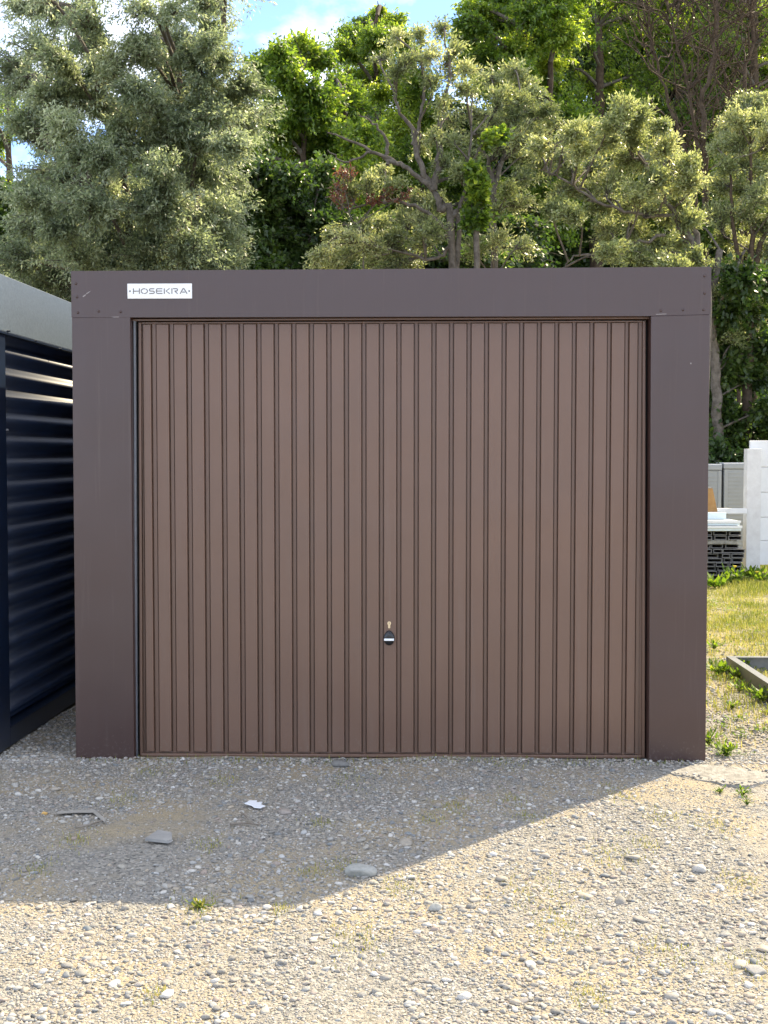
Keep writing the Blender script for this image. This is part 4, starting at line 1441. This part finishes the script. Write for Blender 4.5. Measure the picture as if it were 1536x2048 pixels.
# 3b feathery tree with a bare tip
D4 = 27.5
x4 = at(750, 800, D4).x
b4 = (x4, D4, hz(x4, D4) - 0.1)
c4 = [(755, 22, 22), (730, 35, 26), (785, 30, 26), (700, 55, 30), (750, 60, 34), (800, 60, 30), (680, 85, 30), (720, 95, 36), (770, 100, 36), (820, 100, 32), (740, 140, 38), (790, 145, 38), (840, 140, 34), (700, 140, 34),
      (760, 190, 40), (820, 195, 40), (720, 200, 38), (790, 250, 42), (850, 240, 40), (740, 260, 40), (770, 320, 44), (830, 310, 44), (880, 300, 42), (790, 390, 46), (850, 380, 46), (740, 380, 44), (900, 380, 44),
      (800, 460, 46), (870, 460, 46), (930, 450, 46), (960, 380, 44), (960, 300, 42), (1000, 460, 46), (1060, 480, 46), (1010, 400, 40)]
tree('robinia_tree', 'feathery green tree in the centre with a small dead tip against the sky', 'tree', b4,
     [([W(b4), (760, 500), (755, 250), (752, 60), (755, 2)], 0.14, 0.008), ([W((x4 + .3, D4, b4[2])), (840, 450), (850, 250), (830, 120)], 0.14, 0.03)],
     [(a, b + (22 if b < 160 else 5), r, 1.0 if b < 260 else 1.6) for a, b, r in c4], D4, dict(L=0.082, W=0.036, m='green', droop=0.3), bark='barkbrown', seed=41, twigs=76, per=36, djit=1.4, r_limb=0.05, group='broadleaf trees on the hill')
c3 = None
D3 = 21.5
x3 = at(520, 900, D3).x
tree('shrub', 'dark green bushy growth between the big willow and the middle willow, low', 'shrub', (x3, D3, hz(x3, D3) - 0.1),
     [([W((x3, D3, hz(x3, D3) - 0.1)), (530, 560), (540, 470)], 0.05, 0.02), ([W((x3 + .4, D3, hz(x3, D3) - 0.1)), (610, 560), (620, 480)], 0.05, 0.02)],
     [(x + random.uniform(-12, 12), y + random.uniform(-12, 12), 40) for y in (350, 400, 450, 500, 550) for x in (470, 530, 590, 645)] + [(x, y, 38) for y in (470, 530) for x in (420, 700, 760, 1000, 1080)],
     D3, LD, bark='barkbrown', seed=45, twigs=60, per=26, djit=0.7, r_limb=0.02, group='understorey trees')
# 4 tall bright tree right of the sky gap
D5 = 27.0
x5 = at(1050, 800, D5).x
b5 = (x5, D5, hz(x5, D5) - 0.1)
c5 = [(x + random.uniform(-10, 10), y + random.uniform(-8, 8), r) for x, y, r in
      [(925, 55, 24), (950, 30, 28), (990, 0, 36), (1040, -30, 40), (1100, -40, 40), (1160, -30, 40), (920, 75, 30), (960, 60, 36), (1010, 50, 40), (1060, 30, 40), (1110, 20, 40), (1150, 30, 38), (980, 110, 40), (1030, 100, 42),
       (1080, 90, 42), (1125, 85, 38), (1000, 160, 42), (1050, 150, 42), (1095, 145, 36), (1010, 215, 42), (1060, 200, 40), (1100, 195, 34), (1140, 240, 36), (1090, 260, 40), (1040, 270, 40), (1000, -60, 40), (1070, -90, 46), (1140, -100, 46),
       (960, 180, 36), (940, 130, 34), (1070, 330, 42), (1120, 320, 40), (1080, 400, 42), (1140, 400, 40), (1120, 460, 44)]]
tree('broadleaf_tree', 'tall yellow-green broadleaf tree right of the sky gap', 'tree', b5,
     [([W(b5), (1050, 480), (1045, 250), (1040, 20), (1060, -90)], 0.22, 0.04), ([W((x5, D5 + .2, b5[2])), (1090, 400), (1100, 200), (1110, 0)], 0.15, 0.03)],
     c5, D5, LG, bark='barkbrown', seed=51, twigs=76, per=34, djit=1.3, r_limb=0.05, group='broadleaf trees on the hill')
# shaded trees standing behind, closing the view between the trunks
for k, (px, Dk, y0_, lab) in enumerate([(90, 27, 400, 'shaded dark tree low behind the left willow'), (330, 28, 330, 'shaded dark tree behind the right half of the left willow'),
                                   (560, 31, 300, 'shaded dark tree behind the rounded broadleaf tree'), (800, 33, 250, 'shaded dark tree behind the middle willow limbs'), (1030, 33, 250, 'shaded dark tree behind the slim forked willow'),
 (1130, 36, -60, 'tall shaded tree on the slope right of the yellow-green tree'), (1330, 37, -120, 'tall shaded tree on the slope behind the bare stems'), (1530, 37, -120, 'tall shaded tree on the slope at the right edge')]):
    xk = at(px, 800, Dk).x
    bk = (xk, Dk, hz(xk, Dk) - 0.1)
    ck = []
    for y in range(y0_, 620, 60):
        for dx in (-115, -60, 0, 60, 115):
            ck.append((px + dx + random.uniform(-16, 16), y + random.uniform(-20, 20), random.uniform(46, 60), 1.0 if k < 5 else 1.3))
    tree('shaded_tree', lab, 'tree', bk, [([W(bk), (px, 520), (px + 10, y0_)], 0.2, 0.05)], ck, Dk, dict(L=0.17, W=0.10, m='dark', droop=0.3), bark='barkbrown', seed=500 + k, twigs=54, per=17, djit=1.5, r_limb=0.05,
         group='broadleaf trees on the hill')
# dark tall trees high on the right slope
for k, (px, Dk, sd_, lab) in enumerate([(1190, 31, 61, 'dark wooded hillside tree behind the bare stems, left one'), (1350, 32, 62, 'dark wooded hillside tree behind the bare stems, middle one'), (1500, 31, 63, 'dark wooded hillside tree behind the bare stems, at the right edge')]):
    xk = at(px, 800, Dk).x
    bk = (xk, Dk, hz(xk, Dk) - 0.1)
    ck = []
    for y in range(-120, 480, 56):
        for dx in (-75, -25, 28, 78):
            ck.append((px + dx + random.uniform(-16, 16), y + random.uniform(-20, 20), random.uniform(34, 52), random.uniform(0.5, 1.1)))
    tree('hillside_tree', lab, 'tree', bk, [([W(bk), (px, 400), (px + 10, 150), (px, -120)], 0.2, 0.05)], ck, Dk, dict(L=0.085, W=0.048, m='green', droop=0.3), bark='barkbrown', seed=sd_, twigs=56, per=24, djit=1.5, r_limb=0.05,
         group='broadleaf trees on the hill')
# 5 middle silver willow with bare grey limbs
D6 = 17.0
x6 = at(905, 900, D6).x
b6 = (x6, D6, 0.0)
c6 = [(770, 115, 28, .6), (800, 85, 30, .8), (840, 75, 32, .9), (880, 70, 30, .9), (915, 100, 34, 1), (870, 115, 36, 1), (825, 125, 34, .9), (790, 150, 30, .7), (900, 150, 38, 1), (940, 140, 28, .9), (860, 165, 34, .8), (930, 190, 34, 1),
      (890, 205, 34, .8), (945, 235, 32, 1), (905, 250, 32, .8), (950, 275, 30, 1), (915, 290, 36, 1), (870, 280, 30, .9), (945, 315, 30, .9), (890, 330, 34, 1), (840, 310, 28, .6), (925, 350, 30, .8),
      (765, 350, 26, .7), (735, 365, 24, .7), (700, 380, 24, .6), (790, 375, 24, .5), (830, 405, 30, 1), (870, 415, 32, 1.1), (850, 450, 34, 1.1), (805, 440, 34, 1.1), (760, 455, 34, 1.1), (720, 465, 32, 1.1), (690, 480, 28, .9), (660, 480, 24, .6),
      (790, 480, 32, 1), (840, 490, 32, .8), (740, 495, 30, .8), (690, 520, 26, .6), (875, 470, 28, .8), (640, 525, 22, 1), (665, 530, 22, 1), (745, 530, 26, 1), (785, 522, 28, 1.1), (820, 532, 24, 1), (770, 545, 24, 1)]
tree('willow_tree', 'olive-silver willow with bare grey limbs rising above the middle of the garage', 'tree', b6,
     [([W(b6), (905, 480), (880, 420), (868, 380), (815, 335), (770, 315), (700, 280), (655, 265)], 0.06, 0.008),
      ([(868, 380), (845, 340), (825, 260), (800, 225), (780, 160)], 0.05, 0.01),
      ([(815, 335), (775, 320), (740, 305), (690, 325), (655, 300)], 0.03, 0.006),
      ([(775, 330), (772, 280), (745, 245), (715, 225)], 0.028, 0.006),
      ([(868, 380), (880, 300), (880, 230), (900, 150), (890, 90)], 0.05, 0.01),
      ([(825, 290), (840, 240), (850, 150), (830, 90)], 0.03, 0.008),
      ([W((x6 + .1, D6, 0)), (915, 480), (905, 440), (925, 400), (940, 300), (945, 200)], 0.04, 0.01),
      ([(905, 470), (830, 410), (760, 405), (700, 410), (650, 395)], 0.03, 0.006),
      ([(905, 490), (860, 520), (760, 480), (700, 470)], 0.03, 0.006)],
     [(c[0], c[1], c[2] * (0.9 if c[1] < 340 else 1), (c[3] if len(c) > 3 else 1) * (0.5 if c[1] < 340 else 0.9)) for c in c6], D6, LY, seed=71, twigs=58, per=26, djit=0.8, r_limb=0.016, twig_frac=0.8, group='willows behind the garage')
tree('red_leaved_branch', 'sparse shrub with reddish dry leaves left of the bare willow limbs', 'shrub', (at(720, 900, 16.6).x, 16.6, 0.0),
     [([W((at(740, 900, 16.6).x, 16.6, 0)), (730, 540), (700, 430), (685, 345)], 0.014, 0.004)],
     [(688, 350, 16), (680, 375, 16), (700, 395, 16), (672, 392, 12), (820, 390, 12), (775, 385, 12), (745, 400, 12), (700, 345, 12)], 16.6, dict(L=0.06, W=0.022, m='red', droop=0.2), seed=72, twigs=13, per=7, djit=0.2, r_limb=0.008)
# ivy clad stem
D7 = 16.6
x7 = at(950, 900, D7).x
tree('ivy_plant', 'bright green ivy wrapped round a stem above the garage roof', 'ivy', (x7, D7, 0.0),
     [([W((x7, D7, 0)), (955, 500), (960, 420), (945, 330)], 0.05, 0.02)],
     [(945, 340, 16), (955, 360, 16), (960, 380, 18), (955, 405, 18), (950, 425, 18), (945, 450, 18), (960, 440, 16), (985, 270, 12), (1005, 265, 10)], D7, dict(L=0.07, W=0.055, m='green', droop=0.4), seed=73, twigs=26, per=16, djit=0.1, r_limb=0.01)
# 6 slimmer silver willow
D8 = 17.8
x8 = at(985, 900, D8).x
c8 = [(985, 165, 28), (1020, 150, 30), (1050, 165, 30), (1000, 200, 32), (1040, 205, 34), (1075, 195, 26), (990, 240, 30), (1030, 245, 34), (1070, 235, 30), (1095, 225, 22), (1045, 275, 30), (1010, 280, 24, .7), (1080, 270, 26), (1105, 250, 20),
      (1040, 320, 28, .8), (1075, 330, 28), (1050, 360, 28, .9), (1020, 380, 24, .7), (990, 420, 28, .8), (1040, 420, 30, .9), (1000, 480, 34, .9), (950, 500, 34, .9), (1050, 500, 34, .9)]
tree('willow_tree', 'slim forked willow just right of the ivy-clad stem', 'tree', (x8, D8, 0.0),
     [([W((x8, D8, 0)), (988, 500), (988, 380), (1008, 310), (1015, 260), (1040, 180)], 0.06, 0.012), ([(988, 380), (975, 320), (965, 290), (990, 210)], 0.035, 0.01), ([(1008, 320), (985, 345), (1000, 300)], 0.02, 0.008)],
     [(c[0], c[1], c[2], (c[3] if len(c) > 3 else 1) * 0.7) for c in c8], D8, LY, seed=81, twigs=54, per=27, djit=0.6, r_limb=0.014, twig_frac=0.8, group='willows behind the garage')
# 7 wide willow at the right
D9 = 16.0
x9 = at(1400, 900, D9).x
c9 = [(1245, 215, 26), (1280, 225, 26), (1230, 250, 30), (1270, 260, 30), (1300, 280, 28), (1320, 255, 16), (1150, 270, 26), (1185, 260, 22), (1165, 300, 32), (1205, 290, 26), (1120, 310, 28), (1090, 330, 24), (1140, 345, 34), (1190, 335, 34), (1075, 300, 22),
      (1240, 320, 30), (1290, 330, 32), (1330, 300, 30), (1345, 330, 30), (1320, 360, 32), (1375, 330, 22), (1230, 360, 32), (1270, 385, 34), (1180, 385, 34), (1130, 385, 30), (1110, 420, 26), (1140, 430, 26), (1200, 420, 34), (1250, 430, 36), (1300, 420, 34),
      (1350, 395, 32), (1385, 370, 26), (1340, 440, 34), (1210, 465, 34, .8), (1270, 480, 34), (1230, 510, 28), (1255, 520, 30), (1310, 490, 34), (1360, 490, 32), (1290, 530, 30), (1340, 535, 30), (1385, 440, 30), (1390, 520, 30, .8)]
tree('willow_tree', 'wide pale willow with bright speckled leaves above the right half of the garage', 'tree', (x9, D9, 0.0),
     [([W((x9, D9, 0)), (1415, 640), (1400, 520), (1350, 430), (1290, 330), (1240, 240)], 0.06, 0.012), ([(1350, 430), (1280, 430), (1180, 395), (1120, 355), (1080, 340)], 0.024, 0.008),
      ([(1400, 500), (1370, 400), (1330, 300)], 0.04, 0.01), ([(1330, 470), (1230, 500), (1160, 510), (1120, 540)], 0.022, 0.008)],
     c9, D9, LY, seed=91, twigs=58, per=28, djit=1.2, r_limb=0.015, twig_frac=0.7, group='willows behind the garage')
# 8 willow at the right edge
D10 = 18.9
x10 = at(1500, 900, D10).x
c10 = [(1490, 205, 26), (1525, 210, 28), (1560, 220, 30), (1475, 240, 28), (1510, 250, 32), (1550, 260, 32), (1445, 265, 24), (1440, 300, 26), (1480, 290, 34), (1525, 300, 36), (1450, 335, 30), (1495, 340, 36), (1540, 345, 36), (1435, 375, 26),
       (1470, 385, 34), (1515, 395, 36), (1555, 400, 36), (1440, 425, 28), (1485, 435, 34), (1530, 450, 36), (1450, 480, 32), (1500, 500, 34), (1545, 510, 34), (1440, 540, 32, .8), (1490, 560, 36, .9), (1535, 580, 36, .9), (1590, 300, 40), (1600, 420, 40),
       (1450, 600, 34, .7), (1510, 640, 36, .8), (1460, 680, 32, .5), (1530, 700, 36, .7)]
tree('willow_tree', 'bushy pale yellow willow at the right edge above the white fence', 'tree', (x10, D10, 0.0),
     [([W((x10, D10, 0)), (1497, 780), (1500, 600), (1505, 450), (1500, 260)], 0.09, 0.015), ([(1500, 640), (1470, 480), (1460, 320)], 0.05, 0.012), ([(1500, 560), (1540, 430), (1560, 280)], 0.05, 0.012)],
     c10, D10, LY, bark='barkbrown', seed=101, twigs=60, per=28, djit=0.7, r_limb=0.015, twig_frac=0.7, group='willows behind the garage')
# 9 bare stems at the right
def bare_tree(label, trunk_px, Dk, r0, seed, ntw):
    global rng
    rng = np.random.default_rng(seed)
    rd = random.Random(seed)
    xk = at(trunk_px[0][0], 800, Dk).x
    b = np.array((xk, Dk, hz(xk, Dk) - 0.1))
    t = empty('bare_tree', b)
    tag(t, label, 'tree', 'bare leafless trees on the slope')
    P = resample([b] + [np.array(at(px, py, Dk)) for px, py in trunk_px], 26)
    P[2:-1] += rng.normal(0, 0.02, (23, 3))
    Vv, Ff = tube_batch((P - b)[None], np.linspace(r0 * 0.7, r0 * 0.2, 26)[None], 8)
    link('trunk', np_mesh('trunk', Vv, Ff, True), t, M['barkbrown'])
    lv = [P[8:]]
    allb = []
    for level, (n, ln, rr, K) in enumerate([(ntw, 1.5, 0.016, 8), (ntw * 4, 0.75, 0.008, 6), (ntw * 5, 0.4, 0.005, 5)]):
        src_ = np.concatenate(lv)
        new = []
        for _ in range(n):
            o = src_[rd.randrange(len(src_))]
            az = rd.uniform(0, 6.28)
            d = np.array([math.cos(az), math.sin(az), rd.uniform(0.4, 1.5)])
            d /= np.linalg.norm(d)
            L = ln * rd.uniform(0.5, 1.3)
            pts_ = [o]
            for k in range(1, K):
                d = d + np.array([rd.gauss(0, .22), rd.gauss(0, .22), rd.gauss(0.03, .2)])
                d /= np.linalg.norm(d)
                pts_.append(pts_[-1] + d * L / (K - 1))
            new.append(np.array(pts_))
        A_ = np.array(new)
        allb.append(tube_batch(A_ - b, np.linspace(rr, rr * 0.4, K)[None].repeat(n, 0), 4 if level == 0 else 3))
        lv = [a[2:] for a in new]
    Vv, Ff = merge(allb)
    link('branches', np_mesh('branches', Vv, Ff, True), t, M['barkbrown'])
bare_tree('bare leafless tree, the stoutest stem of those above the right of the garage', [(1410, 500), (1412, 340), (1405, 220), (1425, 120), (1432, 0), (1430, -90)], 20.0, 0.085, 201, 26)
bare_tree('bare leafless stem leaning left of the stoutest bare tree', [(1408, 480), (1400, 330), (1378, 180), (1345, 60), (1330, -80)], 20.6, 0.06, 202, 26)
bare_tree('thin bare stem furthest left on the wooded slope', [(1395, 420), (1370, 300), (1320, 150), (1290, 30), (1270, -60)], 21.0, 0.05, 203, 26)
bare_tree('bare leafless stem at the right edge above the yellow willow', [(1500, 330), (1490, 180), (1503, 60), (1500, -90)], 20.5, 0.07, 204, 18)
bare_tree('slanting bare stem between the stoutest one and the right edge', [(1480, 330), (1450, 160), (1430, 40), (1440, -80)], 21.5, 0.05, 205, 18)
# 10 shaded understorey at the right and behind the garage
D11 = 18.6
x11 = at(1432, 900, D11).x
tree('understorey_tree', 'shaded tree with a stout greyish trunk just right of the garage', 'tree', (x11, D11, 0.0),
     [([W((x11, D11, -0.1)), (1436, 860), (1428, 700), (1424, 600), (1440, 500)], 0.085, 0.05), ([(1426, 640), (1460, 560), (1490, 500)], 0.05, 0.02)],
     [(x + random.uniform(-10, 10), y, 38, .8) for x, y in [(1440, 560), (1490, 560), (1540, 570), (1460, 620), (1520, 630), (1440, 680), (1500, 690), (1550, 700), (1470, 745), (1530, 760), (1445, 800), (1560, 820), (1390, 560), (1390, 480), (1330, 540)]],
     D11, LD, seed=111, twigs=54, per=24, djit=1.2, r_limb=0.02, group='understorey trees')
x12 = at(1490, 900, D11 + 0.6).x
tree('understorey_tree', 'shaded tree with a brown trunk above the grey storage boxes', 'tree', (x12, D11 + .6, 0.0),
     [([W((x12, D11 + .6, -0.1)), (1497, 860, .6), (1503, 720, .6), (1498, 560, .6)], 0.12, 0.08)],
     [(x + random.uniform(-10, 10), y, 38, .8) for x, y in [(1440, 870), (1480, 850), (1530, 870), (1420, 910), (1470, 900), (1520, 910), (1430, 840), (1560, 850), (1600, 800), (1600, 700), (1400, 860), (1440, 930), (1500, 940)]],
     D11 + 0.6, LD, bark='barkbrown', seed=112, twigs=54, per=26, djit=1.0, r_limb=0.02, group='understorey trees')
# undergrowth covering the slope: one mass
rng = np.random.default_rng(5)
n = 90000
ux = rng.uniform(-14, 14, n)
uy = 19.5 + 16 * rng.random(n) ** 1.2
uz = np.array([hz(a, b) for a, b in zip(ux, uy)]) + rng.random(n) ** 1.5 * (1.3 + 1.0 * np.array([noise.noise(Vector((a * 0.5, b * 0.5, 9.0))) for a, b in zip(ux, uy)]))
Vv, Ff, ti = make_leaves(np.stack([ux, uy, uz], 1), unit(rng.normal(0, 1, (n, 3))), 0.17, 0.10, 0.2, rng.random(n))
ug = link('undergrowth', np_mesh('undergrowth', Vv, Ff, tint=ti), None, M['dark'])
ug['kind'] = 'stuff'
print('leaf triangles', NT[0], 'gravel', len(pts), 'grass', len(roots))
